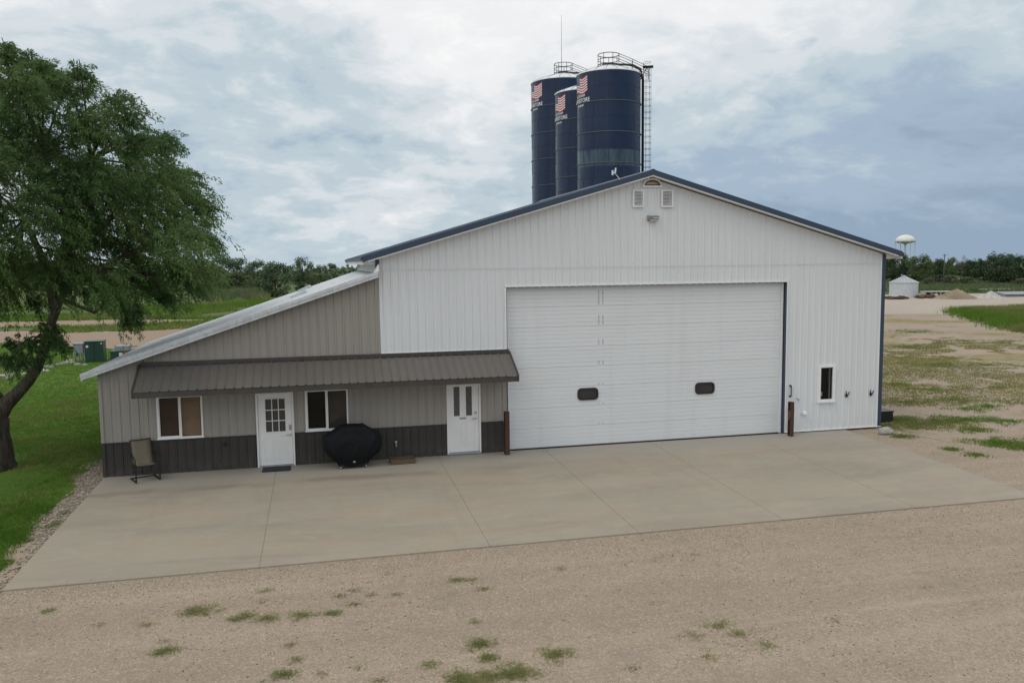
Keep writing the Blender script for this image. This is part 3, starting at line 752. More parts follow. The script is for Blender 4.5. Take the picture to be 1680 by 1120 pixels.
# windows, entry doors -------------------------------------------------------
def slider(x0, x1, z0, z1, left_screen, blind_mats, blind_fill, label):
    fr = MB(); ft = .045; y0, y1 = -.045, .03
    fr.box(x0, x0 + ft, y0, y1, z0, z1); fr.box(x1 - ft, x1, y0, y1, z0, z1)
    fr.box(x0 + ft, x1 - ft, y0, y1, z0, z0 + ft); fr.box(x0 + ft, x1 - ft, y0, y1, z1 - ft, z1)
    xm = (x0 + x1) / 2
    fr.box(xm - .035, xm + .035, y0 + .004, y1, z0 + ft, z1 - ft)
    fr.box(x0 + ft, x0 + ft + .025, y0 + .02, y1, z0 + ft, z1 - ft); fr.box(x0 + ft + .025, xm - .035, y0 + .02, y1, z0 + ft, z0 + ft + .025)
    f = fr.build('window', M['trim_white'], barn); f['label'] = label
    sl = MB(); sl.box(x0 - .02, x1 + .02, -.068, -.046, z0 - .012, z0 + .02); sl.build('sill', M['trim_white'], f)
    for k, (a, b) in enumerate(((x0 + ft, xm - .03), (xm + .03, x1 - ft))):
        g = MB(); yy = -.012 if k == 0 else .004
        g.add([(a, yy, z0 + .03), (b, yy, z0 + .03), (b, yy, z1 - .03), (a, yy, z1 - .03)], [(0, 1, 2, 3)])
        g.build('pane', M['glass_screen'] if (k == 0 and left_screen) else M['glass'], f)
        if blind_fill[k]:
            bl = MB(); z = z0 + .05
            while z < z1 - .05:
                bl.add([(a, .060, z), (b, .060, z), (b, .082, z + .020), (a, .082, z + .020)], [(0, 1, 2, 3)]); z += .0235
            bl.build('blind', blind_mats[k], f)
    rv = MB()
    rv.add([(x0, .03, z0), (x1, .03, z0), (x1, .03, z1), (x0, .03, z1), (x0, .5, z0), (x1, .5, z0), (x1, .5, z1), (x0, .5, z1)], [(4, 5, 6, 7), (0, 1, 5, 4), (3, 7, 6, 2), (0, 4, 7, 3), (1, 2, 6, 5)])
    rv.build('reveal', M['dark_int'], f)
slider(*W1, True, (M['blind_brown'], M['blind_brown']), (1, 1), 'wide slider window with brown blinds, left of the nine-pane door')
slider(*W2, True, (M['blind_dark'], M['blind_dark']), (0, 1), 'dark slider window partly behind the covered grill')
# small fixed window in the white wall
x0, x1, z0, z1 = SW
fr = MB(); fr.box(x0 - .02, x0 + .075, -.05, .02, z0 - .02, z1 + .0); fr.box(x1 - .075, x1 + .02, -.05, .02, z0 - .02, z1); fr.box(x0 + .075, x1 - .075, -.05, .02, z0 - .02, z0 + .08); fr.box(x0 + .075, x1 - .075, -.05, .02, z1 - .07, z1)
fr.box(x0 - .03, x1 + .03, -.07, -.051, z0 - .03, z0 + .025)
f = fr.build('window', M['trim_white'], barn); f['label'] = 'tall narrow white-framed window right of the overhead door'
g = MB(); g.add([(x0 + .07, -.01, z0 + .07), (x1 - .07, -.01, z0 + .07), (x1 - .07, -.01, z1 - .06), (x0 + .07, -.01, z1 - .06)], [(0, 1, 2, 3)]); g.build('pane', M['glass'], f)
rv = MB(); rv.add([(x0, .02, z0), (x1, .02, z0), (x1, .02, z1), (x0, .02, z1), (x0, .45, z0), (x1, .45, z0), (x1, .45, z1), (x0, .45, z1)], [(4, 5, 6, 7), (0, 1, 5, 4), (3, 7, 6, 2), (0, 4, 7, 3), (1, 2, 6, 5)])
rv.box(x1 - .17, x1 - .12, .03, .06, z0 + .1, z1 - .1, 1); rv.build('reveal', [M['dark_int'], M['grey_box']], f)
st = MB(); st.box(x0 + .10, x0 + .17, .0, .004, z0 + .18, z0 + .32); st.build('sticker', M['sticker'], f)

def entry(D, kind):
    x0, x1, z0, z1 = D
    fr = MB(); w_ = .05
    fr.box(x0, x0 + w_, -.045, .06, z0, z1); fr.box(x1 - w_, x1, -.045, .06, z0, z1); fr.box(x0 + w_, x1 - w_, -.045, .06, z1 - w_, z1)
    a, b, zb, zt = x0 + w_ + .006, x1 - w_ - .006, z0 + .045, z1 - w_ - .008
    # leaf with openings for the lites and recessed panels
    if kind == 9: lites = [(4.20, 4.725, .985, 1.905)]; panels = [(a + .13, a + .40, z0 + .2, .86), (b - .40, b - .13, z0 + .2, .86)]
    else: lites = [(9.49, 9.665, 1.145, 2.015), (9.85, 10.03, 1.145, 2.01)]; panels = [(a + .12, a + .40, z0 + .2, 1.0), (b - .40, b - .12, z0 + .2, 1.0)]
    xs = sorted({a, b} | {v for q in lites + panels for v in q[:2]}); zs = sorted({zb, zt} | {v for q in lites + panels for v in q[2:]})
    lf_ = MB(); Y = .0
    for xa, xb in zip(xs[:-1], xs[1:]):
        for za, zb_ in zip(zs[:-1], zs[1:]):
            mx_, mz_ = (xa + xb) / 2, (za + zb_) / 2
            hit = [q for q in lites if q[0] < mx_ < q[1] and q[2] < mz_ < q[3]]
            if hit: continue
            lf_.add([(xa, Y, za), (xb, Y, za), (xb, Y, zb_), (xa, Y, zb_)], [(0, 1, 2, 3)])
    for q in panels:   # raised bead round each panel
        for bx in ((q[0], q[1], q[2], q[2] + .018), (q[0], q[1], q[3] - .018, q[3]), (q[0], q[0] + .018, q[2] + .018, q[3] - .018), (q[1] - .018, q[1], q[2] + .018, q[3] - .018)):
            lf_.box(bx[0], bx[1], Y - .010, Y - .0005, bx[2], bx[3])
        lf_.box(q[0] + .05, q[1] - .05, Y - .007, Y - .0005, q[2] + .05, q[3] - .05)
    for q in lites:
        t_ = .028
        for bx in ((q[0] - t_, q[1] + t_, q[2] - t_, q[2]), (q[0] - t_, q[1] + t_, q[3], q[3] + t_), (q[0] - t_, q[0], q[2], q[3]), (q[1], q[1] + t_, q[2], q[3])):
            lf_.box(bx[0], bx[1], Y - .014, Y + .01, bx[2], bx[3])
        if kind == 9:
            for k in (1, 2):
                xx = q[0] + (q[1] - q[0]) * k / 3; lf_.box(xx - .011, xx + .011, Y - .012, Y + .004, q[2], q[3])
                zz = q[2] + (q[3] - q[2]) * k / 3; lf_.box(q[0], q[1], Y - .0105, Y + .003, zz - .011, zz + .011)
    lab = 'white entry door with a nine-pane upper window' if kind == 9 else 'white entry door with two narrow upright panes'
    d = lf_.build('door', M['trim_white'], barn); d['label'] = lab
    fr.build('door_frame', M['trim_white'], d)
    p = MB()
    for q in lites: p.add([(q[0], Y + .006, q[2]), (q[1], Y + .006, q[2]), (q[1], Y + .006, q[3]), (q[0], Y + .006, q[3])], [(0, 1, 2, 3)])
    p.build('pane', plain('door_pane', (.05, .052, .052) if kind == 9 else (.085, .085, .085), .12 if kind == 9 else .3, var=.4, scale=18, spec=.6), d)
    th = MB(); th.box(x0 + .03, x1 - .03, -.07, .06, z0 - .015, z0 + .04); th.build('threshold', M['galv_dull'], d)
    h = MB()
    hx, hz = (4.855, .885) if kind == 9 else (10.135, 1.05)
    h.tube([(hx, Y, hz), (hx, Y - .05, hz)], .024, 10); h.tube([(hx, Y - .05, hz), (hx - .06, Y - .055, hz + .0), (hx - .125, Y - .05, hz - .008)], .011, 8)
    h.build('handle', M['chrome'], d)
    k = MB()
    if kind == 9: k.box(4.815, 4.885, Y - .03, Y - .001, 1.01, 1.16)
    else: k.tube([(hx, Y, 1.22), (hx, Y - .03, 1.22)], .032, 12)
    k.build('deadbolt', M['chrome'], d)
    if kind != 9:
        s_ = MB(); s_.box(9.66, 9.85, Y - .016, Y - .001, 1.045, 1.10); s_.build('letter_slot', M['chrome'], d)
entry(D1, 9); entry(D2, 2)

# gable louvres and fanlight
for (x0, x1, z0, z1) in ((15.02, 15.385, 7.215, 7.735), (15.94, 16.33, 7.215, 7.735)):
    mb = MB(); y0, y1 = -.075, -.02
    mb.box(x0, x0 + .05, y0, y1, z0, z1); mb.box(x1 - .05, x1, y0, y1, z0, z1); mb.box(x0 + .05, x1 - .05, y0, y1, z0, z0 + .045); mb.box(x0 + .05, x1 - .05, y0, y1, z1 - .045, z1)
    k = 0; z = z0 + .05
    while z < z1 - .06:
        mb.add([(x0 + .05, y0 + .002, z), (x1 - .05, y0 + .002, z), (x1 - .05, y1 - .004, z + .036), (x0 + .05, y1 - .004, z + .036)], [(0, 1, 2, 3)]); z += .042
    mb.add([(x0 + .04, -.024, z0 + .03), (x1 - .04, -.024, z0 + .03), (x1 - .04, -.024, z1 - .03), (x0 + .04, -.024, z1 - .03)], [(0, 1, 2, 3)], 1)
    mb.build('louver_vent', [M['trim_white'], M['dark_int']], barn)
cx, zb_ = 15.655, 7.855; A, B = .265, .175
def arc(a, b, n=14): return [(cx + a * math.cos(math.pi * k / n), zb_ + b * math.sin(math.pi * k / n)) for k in range(n + 1)]
oo, i1, i2 = arc(A + .05, B + .05), arc(A, B), arc(A * .78, B * .6)
mb = MB(); n = len(oo)
mb.add([(x, -.065, z) for x, z in oo] + [(x, -.065, z) for x, z in i1] + [(x, -.02, z) for x, z in oo], [(k, n + k, n + k + 1, k + 1)[::-1] for k in range(n - 1)] + [(k, k + 1, 2 * n + k + 1, 2 * n + k) for k in range(n - 1)])
mb.box(cx - A - .05, cx + A + .05, -.068, -.02, zb_ - .05, zb_ + .005)
fl = mb.build('fanlight', M['trim_white'], barn); fl['label'] = 'half-round window under the gable peak'
mb = MB()
mb.add([(x, -.045, z) for x, z in i1] + [(x, -.045, z) for x, z in i2], [(k, n + k, n + k + 1, k + 1)[::-1] for k in range(n - 1)])
mb.add([(x, -.045, z) for x, z in i2], [tuple(range(n))], 1)
mb.box(cx - A * .8, cx + A * .8, -.048, -.04, zb_ + .006, zb_ + .035, 2)
mb.build('pane', [M['amber'], M['mauve'], M['dark_int']], fl)
mb = MB(); mb.box(3.06, 3.13, -.055, -.02, .66, .77); mb.build('outlet_cover', M['black_metal'], barn)

# ------------------------------------------------------------------ things on and at the wall
lamp = thing('wall_lamp', 'grey box lamp on the gable below the two louvres', 'lamp', (15.66, -.02, 6.87))
mb = MB(); mb.prism([(-.155, 0, -.075), (-.155, -.17, -.02), (-.155, -.20, .06), (-.155, -.14, .095), (-.155, 0, .095)][::-1], (.31, 0, 0)); mb.build('housing', M['lamp_grey'], lamp)
mb = MB(); mb.prism([(-.11, -.045, -.068), (-.11, -.165, -.030), (-.11, -.165, -.05), (-.11, -.045, -.09)], (.25, 0, 0)); mb.prism([(-.06, -.201, -.005), (.14, -.201, -.005), (.14, -.208, .03), (-.06, -.208, .03)], (0, .004, 0)); mb.build('lens', M['lens'], lamp)
hk = None
for i, (hx, lab) in enumerate(((22.50, 'black wall hook nearer the narrow window'), (23.41, 'black wall hook nearer the navy corner trim'))):
    h = thing('wall_hook', lab, 'hook', (hx, -.02, 1.17), 0, 'hooks on the white wall')
    mb = MB(); mb.box(-.03, .03, -.016, 0, -.09, .03); mb.tube([(0, -.015, -.08), (.0, -.045, -.07), (.025, -.07, .0), (.06, -.085, .10)], .017, 8); mb.tube([(0, -.015, -.07), (-.015, -.04, -.04), (-.035, -.055, .04), (-.045, -.06, .12)], .015, 8)
    mb.build('prong', M['black_metal'], h)
gh = thing('grab_handle', 'black upright grab bar on the white wall above the brown post', 'handle', (20.45, -.02, 1.38))
mb = MB(); mb.tube([(0, -.005, .17), (0, -.055, .17), (0, -.055, -.17), (0, -.005, -.17)], .017, 8); mb.build('grip', M['black_metal'], gh)
for zz in (.14, -.2): mb = MB(); mb.box(-.03, .03, -.012, .0, zz, zz + .06); mb.build('mount', M['black_metal'], gh)
dv = thing('vent_cap', 'small white hooded vent cap low on the white wall', 'vent cap', (20.95, -.02, .64)); dv.scale = (.72, .72, .72)
mb = MB(); mb.lathe([(.09, -.0), (.09, .03), (.06, .05)], 0, 0, 16); mb.v = [(x, -z, y) for x, y, z in mb.v]; mb.build('flange', M['trim_white'], dv)
mb = MB(); mb.prism([(-.075, -.03, -.06), (-.075, -.14, -.05), (-.075, -.12, .05), (-.075, -.03, .085)][::-1], (.15, 0, 0)); mb.build('hood', M['trim_white'], dv)
kb = MB(); kb.tube([(0, 0, 0), (0, -.06, 0), (.03, -.1, -.05)], .018, 8); kb.lathe([(.03, 0), (.03, .012)], 0, 0, 10)
ko = kb.build('cable_stub', M['lamp_grey']); ko.location = (20.70, -.02, 1.12); tag(ko, 'tiny grey angled fitting on the white wall beside the grab bar', 'fitting')
sp = thing('wall_spigot', 'small pale water spigot on the charcoal wainscot above the wooden box', 'spigot', (7.78, -.02, .45))
mb = MB(); mb.tube([(0, 0, 0), (0, -.09, 0), (0, -.12, -.07)], .018, 8); mb.build('spout', M['galv_dull'], sp)
mb = MB(); mb.tube([(0, -.06, .0), (0, -.06, .06)], .010, 6); mb.tube([(-.035, -.06, .06), (.035, -.06, .06)], .013, 6); mb.build('handle', M['sticker'], sp)

# steel guard posts at the overhead door
def guard_post(x, y, h, label, latch):
    p = thing('guard_post', label, 'post', (x, y, slab_z(y)), R(6), 'steel guard posts at the overhead door')
    mb = MB(); a, b, t_ = .066, .07, .014
    mb.box(-a, a, -b, -b + t_, 0, h); mb.box(-a, a, b - t_, b, 0, h); mb.box(-t_ / 2, t_ / 2, -b + t_, b - t_, 0, h)
    mb.box(-a + .004, a - .004, -b + .002, b - .002, h, h + .008)
    mb.build('beam', M['brown_steel'], p)
    if latch:
        mb = MB(); mb.box(-a - .006, a + .006, -b - .012, -b - .001, h * .78, h * .80); mb.box(-a - .006, a + .006, -b - .012, -b - .001, h * .70, h * .72)
        mb.box(-a - .075, -a - .002, -b - .01, -b + .05, h * .58, h * .76); mb.prism([(-a - .06, -b, h * .47), (-a - .002, -b, h * .58), (-a - .07, -b, h * .58)], (0, .04, 0)); mb.build('latch', M['rust'], p)
guard_post(10.99, -.37, 1.27, 'brown steel post at the left edge of the overhead door', False)
guard_post(20.255, -.40, 1.10, 'brown steel post with latch plate at the right edge of the overhead door', True)

# sling chair (faces out to the right)
ch = thing('patio_chair', 'tan sling patio chair with black frame against the charcoal wainscot', 'chair', (1.10, -.50, slab_z(-.50)), R(24))
sling = MB(); path = [(-.34, 1.03), (-.29, .86), (-.22, .66), (-.14, .48), (-.06, .41), (.12, .42), (.30, .45)]     # (-y forward) profile: y offset, z
pts = [( -yy, zz) for yy, zz in path]
vs = []
for sx in (-.235, -.12, 0, .12, .235):
    for yb, zz in pts: vs.append((sx, yb, zz - .018 * (1 - (sx / .235) ** 2)))
n = len(pts); sling.add(vs, [(c_ * n + i, (c_ + 1) * n + i, (c_ + 1) * n + i + 1, c_ * n + i + 1) for c_ in range(4) for i in range(n - 1)])
so_ = sling.build('sling_seat', M['sling'], ch, True); sm = so_.modifiers.new('thick', 'SOLIDIFY'); sm.thickness = .012
for sx in (-.255, .255):
    mb = MB(); mb.tube([(sx, y, z) for y, z in pts], .016, 8); mb.build('side_rail', M['black_metal'], ch)
    mb = MB(); mb.tube([(sx * 1.14, .16, .70), (sx * 1.16, .0, .675), (sx * 1.16, -.22, .655), (sx * 1.16, -.31, .60), (sx * 1.16, -.33, .50)], .018, 8)
    mb.tube([(sx * 1.14, .16, .70), (sx * 1.02, .20, .60)], .014, 8); mb.build('armrest', M['black_metal'], ch)
    mb = MB(); mb.tube([(sx * 1.16, -.33, .50), (sx * 1.16, -.33, .06), (sx * 1.16, -.30, .022), (sx * 1.16, .26, .022)], .02, 8); mb.tube([(sx, -.29, .44), (sx * 1.16, -.33, .44)], .014, 8); mb.build('leg', M['black_metal'], ch)
for a, b in (((-.296, .24, .022), (.296, .24, .022)), ((-.25, -.27, .43), (.25, -.27, .43)), ((-.25, .33, 1.02), (.25, .33, 1.02))): mb = MB(); mb.tube([a, b], .016, 8); mb.build('cross_bar', M['black_metal'], ch)

# covered grill
gr = thing('covered_grill', 'gas grill under a black cover between the window and the wooden box', 'grill', (6.53, -.62, slab_z(-.62)), R(2))
lev = [(.10, .40, .21), (.20, .45, .24), (.30, .56, .28), (.40, .67, .31), (.52, .745, .33), (.66, .785, .34), (.80, .79, .335), (.90, .77, .31), (.955, .695, .295), (1.02, .57, .285), (1.10, .43, .27), (1.155, .365, .235), (1.185, .32, .19), (1.19, .15, .09)]
lz_ = np.linspace(0, len(lev) - 1, 46); lev = [tuple(np.interp(q, range(len(lev)), [l[k] for l in lev]) for k in range(3)) for q in lz_]
seg = 120; vs = []
ph = rng.uniform(0, 6.28, 12)
for li, (z, a, b) in enumerate(lev):
    for k in range(seg):
        an = 2 * math.pi * k / seg; cs, sn = math.cos(an), math.sin(an); e = .50
        x = a * abs(cs) ** e * (1 if cs > 0 else -1); y = b * abs(sn) ** e * (1 if sn > 0 else -1)
        low_ = max(0, min(1, (1.05 - z) / .5)); e = .52
        fold = 1 + low_ * (.032 * math.sin(9 * an + ph[0] + z * 4) + .020 * math.sin(19 * an + ph[1] - z * 6)) + .012 * math.sin(4 * an + 9 * z) + .010 * math.sin(13 * z + 6 * math.sin(an * 2 + ph[4]))
        dz = .012 * math.sin(5 * an + ph[2]) + (.022 * math.sin(7 * an + ph[3]) if li == 0 else 0)
        vs.append((x * fold, y * fold, z + dz))
mb = MB(); n = len(lev)
mb.add(vs, [(i * seg + k, i * seg + (k + 1) % seg, (i + 1) * seg + (k + 1) % seg, (i + 1) * seg + k) for i in range(n - 1) for k in range(seg)] + [tuple((n - 1) * seg + k for k in range(seg))])
cvr = mb.build('grill_cover', M['cover'], gr, True)
mb = MB(); mb.box(-.02, .05, -.262, -.235, .18, .25); mb.build('tag', M['lamp_grey'], cvr)
mb = MB(); mb.box(-.36, .36, -.19, .19, .075, .16); mb.build('cart_base', M['black_metal'], gr)
for sx in (-.345, .345):
    for sy in (-.17, .17):
        mb = MB(); mb.tube([(sx - .013, sy, .036), (sx + .013, sy, .036)], .036, 14); mb.box(sx - .02, sx + .02, sy - .012, sy + .012, .06, .078); mb.build('caster', M['lamp_grey'], gr)

bx = thing('wooden_box', 'low weathered wooden box on the slab right of the covered grill', 'box', (7.91, -.50, slab_z(-.5)), R(1))
mb = MB(); L2, W2_, H = .345, .21, .13
mb.box(-L2, L2, -W2_, -W2_ + .025, 0, H); mb.box(-L2, L2, W2_ - .025, W2_, 0, H); mb.box(-L2, -L2 + .025, -W2_ + .025, W2_ - .025, 0, H - .003); mb.box(L2 - .025, L2, -W2_ + .025, W2_ - .025, 0, H - .003); mb.build('side_boards', M['wood'], bx)
mb = MB()
for k in range(4): mb.box(-L2 + .028, L2 - .028, -W2_ + .03 + k * .092, -W2_ + .03 + k * .092 + .082, .075 + .004 * (k % 2), .097 + .004 * (k % 2))
mb.build('slats', M['wood'], bx)
mt = MB(); mt.box(-.38, .38, -.25, .25, .002, .018)
for k in range(12): mt.box(-.36, .36, -.235 + k * .04, -.235 + k * .04 + .022, .0185, .023)
mo = mt.build('door_mat', M['black_rubber']); mo.location = (4.46, -.345, slab_z(-.345) + .004); mo.rotation_euler = (R(1.15), 0, R(-1))
tag(mo, 'black rubber mat lying in front of the nine-pane door', 'door mat')
rk = MB(); nlat, nlon = 9, 16; vs = []
for i in range(nlat + 1):
    th = math.pi * i / nlat
    for k in range(nlon):
        an = 2 * math.pi * k / nlon; r_ = 1 + .10 * math.sin(3 * an + th * 2) * math.sin(th) + .07 * math.sin(5 * th + an)
        vs.append((.25 * r_ * math.sin(th) * math.cos(an), .19 * r_ * math.sin(th) * math.sin(an), .14 * math.cos(th) * r_ + .09))
rk.add(vs, [(i * nlon + k, (i + 1) * nlon + k, (i + 1) * nlon + (k + 1) % nlon, i * nlon + (k + 1) % nlon) for i in range(nlat) for k in range(nlon)])
ro = rk.build('field_stone', M['rock'], None, True); ro.location = (23.42, -.80, float(ground_h(23.4, -.8))); tag(ro, 'pale rounded field stone at the right corner of the barn', 'stone')
bb = thing('utility_box', 'black box on the ground behind the navy right corner of the barn', 'box', (24.88, 1.0, float(ground_h(24.9, 1.0))))
mb = MB(); mb.box(-.75, .02, -.25, .25, 0, .36); mb.build('body', M['black_metal'], bb); mb = MB(); mb.box(-.77, .04, -.27, .27, .361, .40); mb.build('lid', M['black_metal'], bb)
# small radio antenna by the ridge
an_ = thing('roof_antenna', 'small white radio antenna on the roof just left of the ridge', 'antenna', (15.05, 1.2, roof_z(15.05) + .17)); an_.scale = (.62, .62, .62)
mb = MB(); mb.tube([(.06, 0, 0), (.0, 0, .12), (-.16, 0, .30), (-.22, 0, .36)], .022, 8); mb.build('arm', M['trim_white'], an_)
mb = MB(); mb.tube([(-.33, 0, .26), (-.33, 0, .50)], .05, 10); mb.tube([(-.20, -.02, .36), (-.17, -.02, .62)], .038, 10); mb.box(-.33, -.19, -.02, .02, .35, .41); mb.build('radome', M['trim_white'], an_)

# ------------------------------------------------------------------ silos
def wrap_text(body, size, r, th_c, zc_, parent, name, mat, shear=0.0):
    cu = bpy.data.curves.new('lettering', 'FONT'); cu.body = body; cu.size = size; cu.align_x = 'CENTER'; cu.align_y = 'CENTER'; cu.shear = shear
    cu.fill_mode = 'FRONT'; cu.offset = size * .018
    o = bpy.data.objects.new('lettering_tmp', cu); col.objects.link(o)
    dg = bpy.context.evaluated_depsgraph_get(); me = bpy.data.meshes.new_from_object(o.evaluated_get(dg))
    bpy.data.objects.remove(o)
    import bmesh
    bm = bmesh.new(); bm.from_mesh(me)
    bmesh.ops.subdivide_edges(bm, edges=[e for e in bm.edges if e.calc_length() > .25], cuts=3)
    for v in bm.verts:
        th = th_c + v.co.x / r; v.co = Vector((r * math.cos(th), r * math.sin(th), zc_ + v.co.y))
    bm.to_mesh(me); bm.free(); me.name = name; me.materials.clear(); me.materials.append(mat)
    ob = bpy.data.objects.new(name, me); col.objects.link(ob); ob.parent = parent; return ob
M['letter_white'] = plain('white_lettering', (0.72, 0.74, 0.76), .5, var=.08)
M['flag_red'] = plain('flag_red', (0.42, 0.035, 0.05), .5, var=.1); M['flag_navy'] = plain('flag_navy', (0.05, 0.075, 0.14), .5, var=.1)
M['silo_white'] = plain('white_dome_sheet', (0.74, 0.77, 0.79), .4, var=.06, scale=1)
M['silo_ring'] = plain('silo_flange', (0.085, 0.11, 0.14), .5); M['silo_seam'] = plain('silo_seam', (.006, .010, .02), .5)
M['rail'] = plain('dark_railing', (0.05, 0.05, 0.052), .6, .3); M['pipe'] = plain('brown_black_pipe', (0.030, 0.026, 0.026), .5)

def silo(px, depth, r, rim_px, mat, label, cage=True, ladder=False):
    base = at_depth(px, 427, depth); zr = float(CAM[2] + (427 + (998 - px) * -.0116 * 0 - rim_px) / FPX * depth)
    s = thing('silo', label, 'silo', (base[0], base[1], -.05), 0, 'blue silos behind the barn')
    face = math.atan2(CAM[1] - base[1], CAM[0] - base[0])                    # direction towards the yard
    sheet_h = 1.42
    mb = MB(); prof = [(r, 0)] + [(r, z) for z in np.arange(.7, zr, .7)] + [(r, zr)]; mb.lathe(prof, 0, 0, 72)
    sh_ = mb.build('shell', mat, s, True)
    k = 1; ring = MB(); seam = MB()
    while zr - k * sheet_h > 1:
        z = zr - k * sheet_h
        if k % 2 == 0: ring.lathe([(r, z - .05), (r + .07, z - .04), (r + .07, z + .015), (r, z + .025)], 0, 0, 64)
        else: seam.lathe([(r + .004, z - .02), (r + .012, z - .012), (r + .012, z + .012), (r + .004, z + .02)], 0, 0, 64)
        k += 1
    kk = 0
    for z in np.arange(zr - sheet_h, 3, -sheet_h):
        for q in range(7):
            a = 2 * math.pi * (q + .5 * (kk % 2)) / 7 + face + .45
            seam.box(r - .02, r + .012, -.018, .018, z, z + sheet_h, 0, Matrix.Rotation(a, 4, 'Z'))
        kk += 1
    ring.build('flange', M['silo_ring'], sh_, True); seam.build('seam', M['silo_seam'], sh_)
    dm = MB(); H = .29 * r
    dprof = [(r + .05, zr - .09), (r + .06, zr + .02)] + [(r * (1 - q) + .5 * q, zr + .03 + H * (q ** .82)) for q in np.linspace(.0, 1, 9)]
    dm.lathe(dprof, 0, 0, 40); d = dm.build('dome', M['silo_white'], s, True)
    rb = MB()
    for q in range(18):
        a = 2 * math.pi * q / 18 + .1
        rb.tube([(rr * math.cos(a), rr * math.sin(a), z + .02) for rr, z in dprof[1:]], .025, 4)
    rb.build('dome_rib', M['galv_dull'], d)
    if not ladder and not cage:
        hb = MB(); hb.lathe([(.5, zr + H - .15), (.5, zr + H + .25), (.12, zr + H + .42)], 0, 0, 18); hb.build('hatch', M['rail'], d)
    if cage:
        zt = zr + H; R_ = 1.02
        cg = MB()
        for dz, rad in ((.05, .05), (.55, .03), (1.05, .038)):
            cg.tube([(R_ * math.cos(2 * math.pi * k / 24), R_ * math.sin(2 * math.pi * k / 24), zt + dz) for k in range(25)], rad, 5, 0, False)
        for q in range(7):
            a = 2 * math.pi * q / 7 + .3; cg.tube([(R_ * math.cos(a), R_ * math.sin(a), zt - .1), (R_ * math.cos(a), R_ * math.sin(a), zt + 1.05)], .03, 5)
        right = face + math.pi / 2 + .05                                       # walkway to the ladder side
        ux, uy = math.cos(right), math.sin(right); vx, vy = -uy, ux
        for sgn in (-.42, .42):
            for dz, e in ((1.05, .25), (.55, -.25)):
                a0 = np.array([ux * R_ * .95 + vx * sgn, uy * R_ * .95 + vy * sgn, zt + dz]); a1 = np.array([ux * (r + .75) + vx * sgn, uy * (r + .75) + vy * sgn, zr + e + .35])
                cg.tube([a0, (a0 + a1) / 2 + np.array([0, 0, .05]), a1], .028, 5)
            for q in (.45, 1.0):
                p = np.array([ux * (R_ + (r + .75 - R_) * q) + vx * sgn, uy * (R_ + (r + .75 - R_) * q) + vy * sgn, 0]); ztop = (zt + 1.05) * (1 - q) + (zr + .6) * q
                cg.tube([(p[0], p[1], ztop - 1.15), (p[0], p[1], ztop)], .026, 5)
        cg.build('railing', M['rail'], s)
        pp = MB(); pp.tube([(0, 0, zt + .12), (ux * 1.6, uy * 1.6, zt + .10), (ux * (r - .7), uy * (r - .7), zt - .0), (ux * (r - .05), uy * (r - .05), zr + .55), (ux * (r + .22), uy * (r + .22), zr - .5), (ux * (r + .22), uy * (r + .22), .3)], [.11, .11, .12, .13, .13, .13], 8)
        pp.build('fill_pipe', M['pipe'], s)
        ht = MB(); ht.lathe([(.62, zt - .12), (.62, zt + .16), (.3, zt + .26), (.02, zt + .27)], 0, 0, 20); ht.build('hatch', M['rail'], d)
    if ladder:
        a0 = face + math.pi / 2 - .06; ux, uy = math.cos(a0), math.sin(a0); vx, vy = -uy, ux
        ld = MB(); r0 = r + .28
        for sgn in (-.23, .23): ld.tube([(ux * r0 + vx * sgn, uy * r0 + vy * sgn, .4), (ux * r0 + vx * sgn, uy * r0 + vy * sgn, zr + 1.0)], .028, 5)
        for z in np.arange(1, zr + .3, .31): ld.tube([(ux * r0 + vx * -.23, uy * r0 + vy * -.23, z), (ux * r0 + vx * .23, uy * r0 + vy * .23, z)], .016, 4)
        ld.build('ladder', M['rail'], s)
        cg = MB(); cr = .40; cc = (ux * (r0 + .30), uy * (r0 + .30))
        angs = [a0 - 2.2 + 4.4 * k / 10 for k in range(11)]
        for z in np.arange(2.4, zr + 1.05, .58): cg.tube([(cc[0] + cr * math.cos(a), cc[1] + cr * math.sin(a), z) for a in angs], .017, 4, 0, False)
        for a in angs[1::2]: cg.tube([(cc[0] + cr * math.cos(a), cc[1] + cr * math.sin(a), 2.4), (cc[0] + cr * math.cos(a), cc[1] + cr * math.sin(a), zr + .6)], .015, 4)
        cg.box(-.5, .5, -.5, .5, -.02, .02, 0, Matrix.Translation((cc[0] * 1.03, cc[1] * 1.03, zr + .62)) @ Matrix.Rotation(a0, 4, 'Z'))
        cg.tube([(ux * r, uy * r, zr - .5), (cc[0], cc[1], zr + .6)], .03, 4)
        cg.build('ladder_cage', M['rail'], s)
    # flag panel and lettering, to the left of the side facing the yard
    ft = face - .70; rr = r + .018; W_, Hh = 1.95 * r / 3.05, 1.50
    nu, ns = 30, 13; V_, F_, mi_ = [], [], []
    ztop = zr - .42
    def wav(u): return .13 * math.sin(u * 2 * math.pi * 1.05 + .5)
    for i in range(nu + 1):
        u = i / nu; th = ft - (1 - u) * W_ / r
        for j in range(ns + 1): V_.append((rr * math.cos(th), rr * math.sin(th), ztop - Hh * j / ns + wav(u)))
    for i in range(nu):
        for j in range(ns):
            a = i * (ns + 1) + j; F_.append((a, a + 1, a + ns + 2, a + ns + 1))
            mi_.append(2 if (i / nu < .40 and j < 7) else (0 if j % 2 == 0 else 1))
    V_ = np.array(V_); fl_ = MB(); fl_.v = [tuple(map(float, v)) for v in V_]; fl_.n = len(V_); fl_.f = [f[::-1] for f in F_]; fl_.mi = list(mi_); stv = fl_
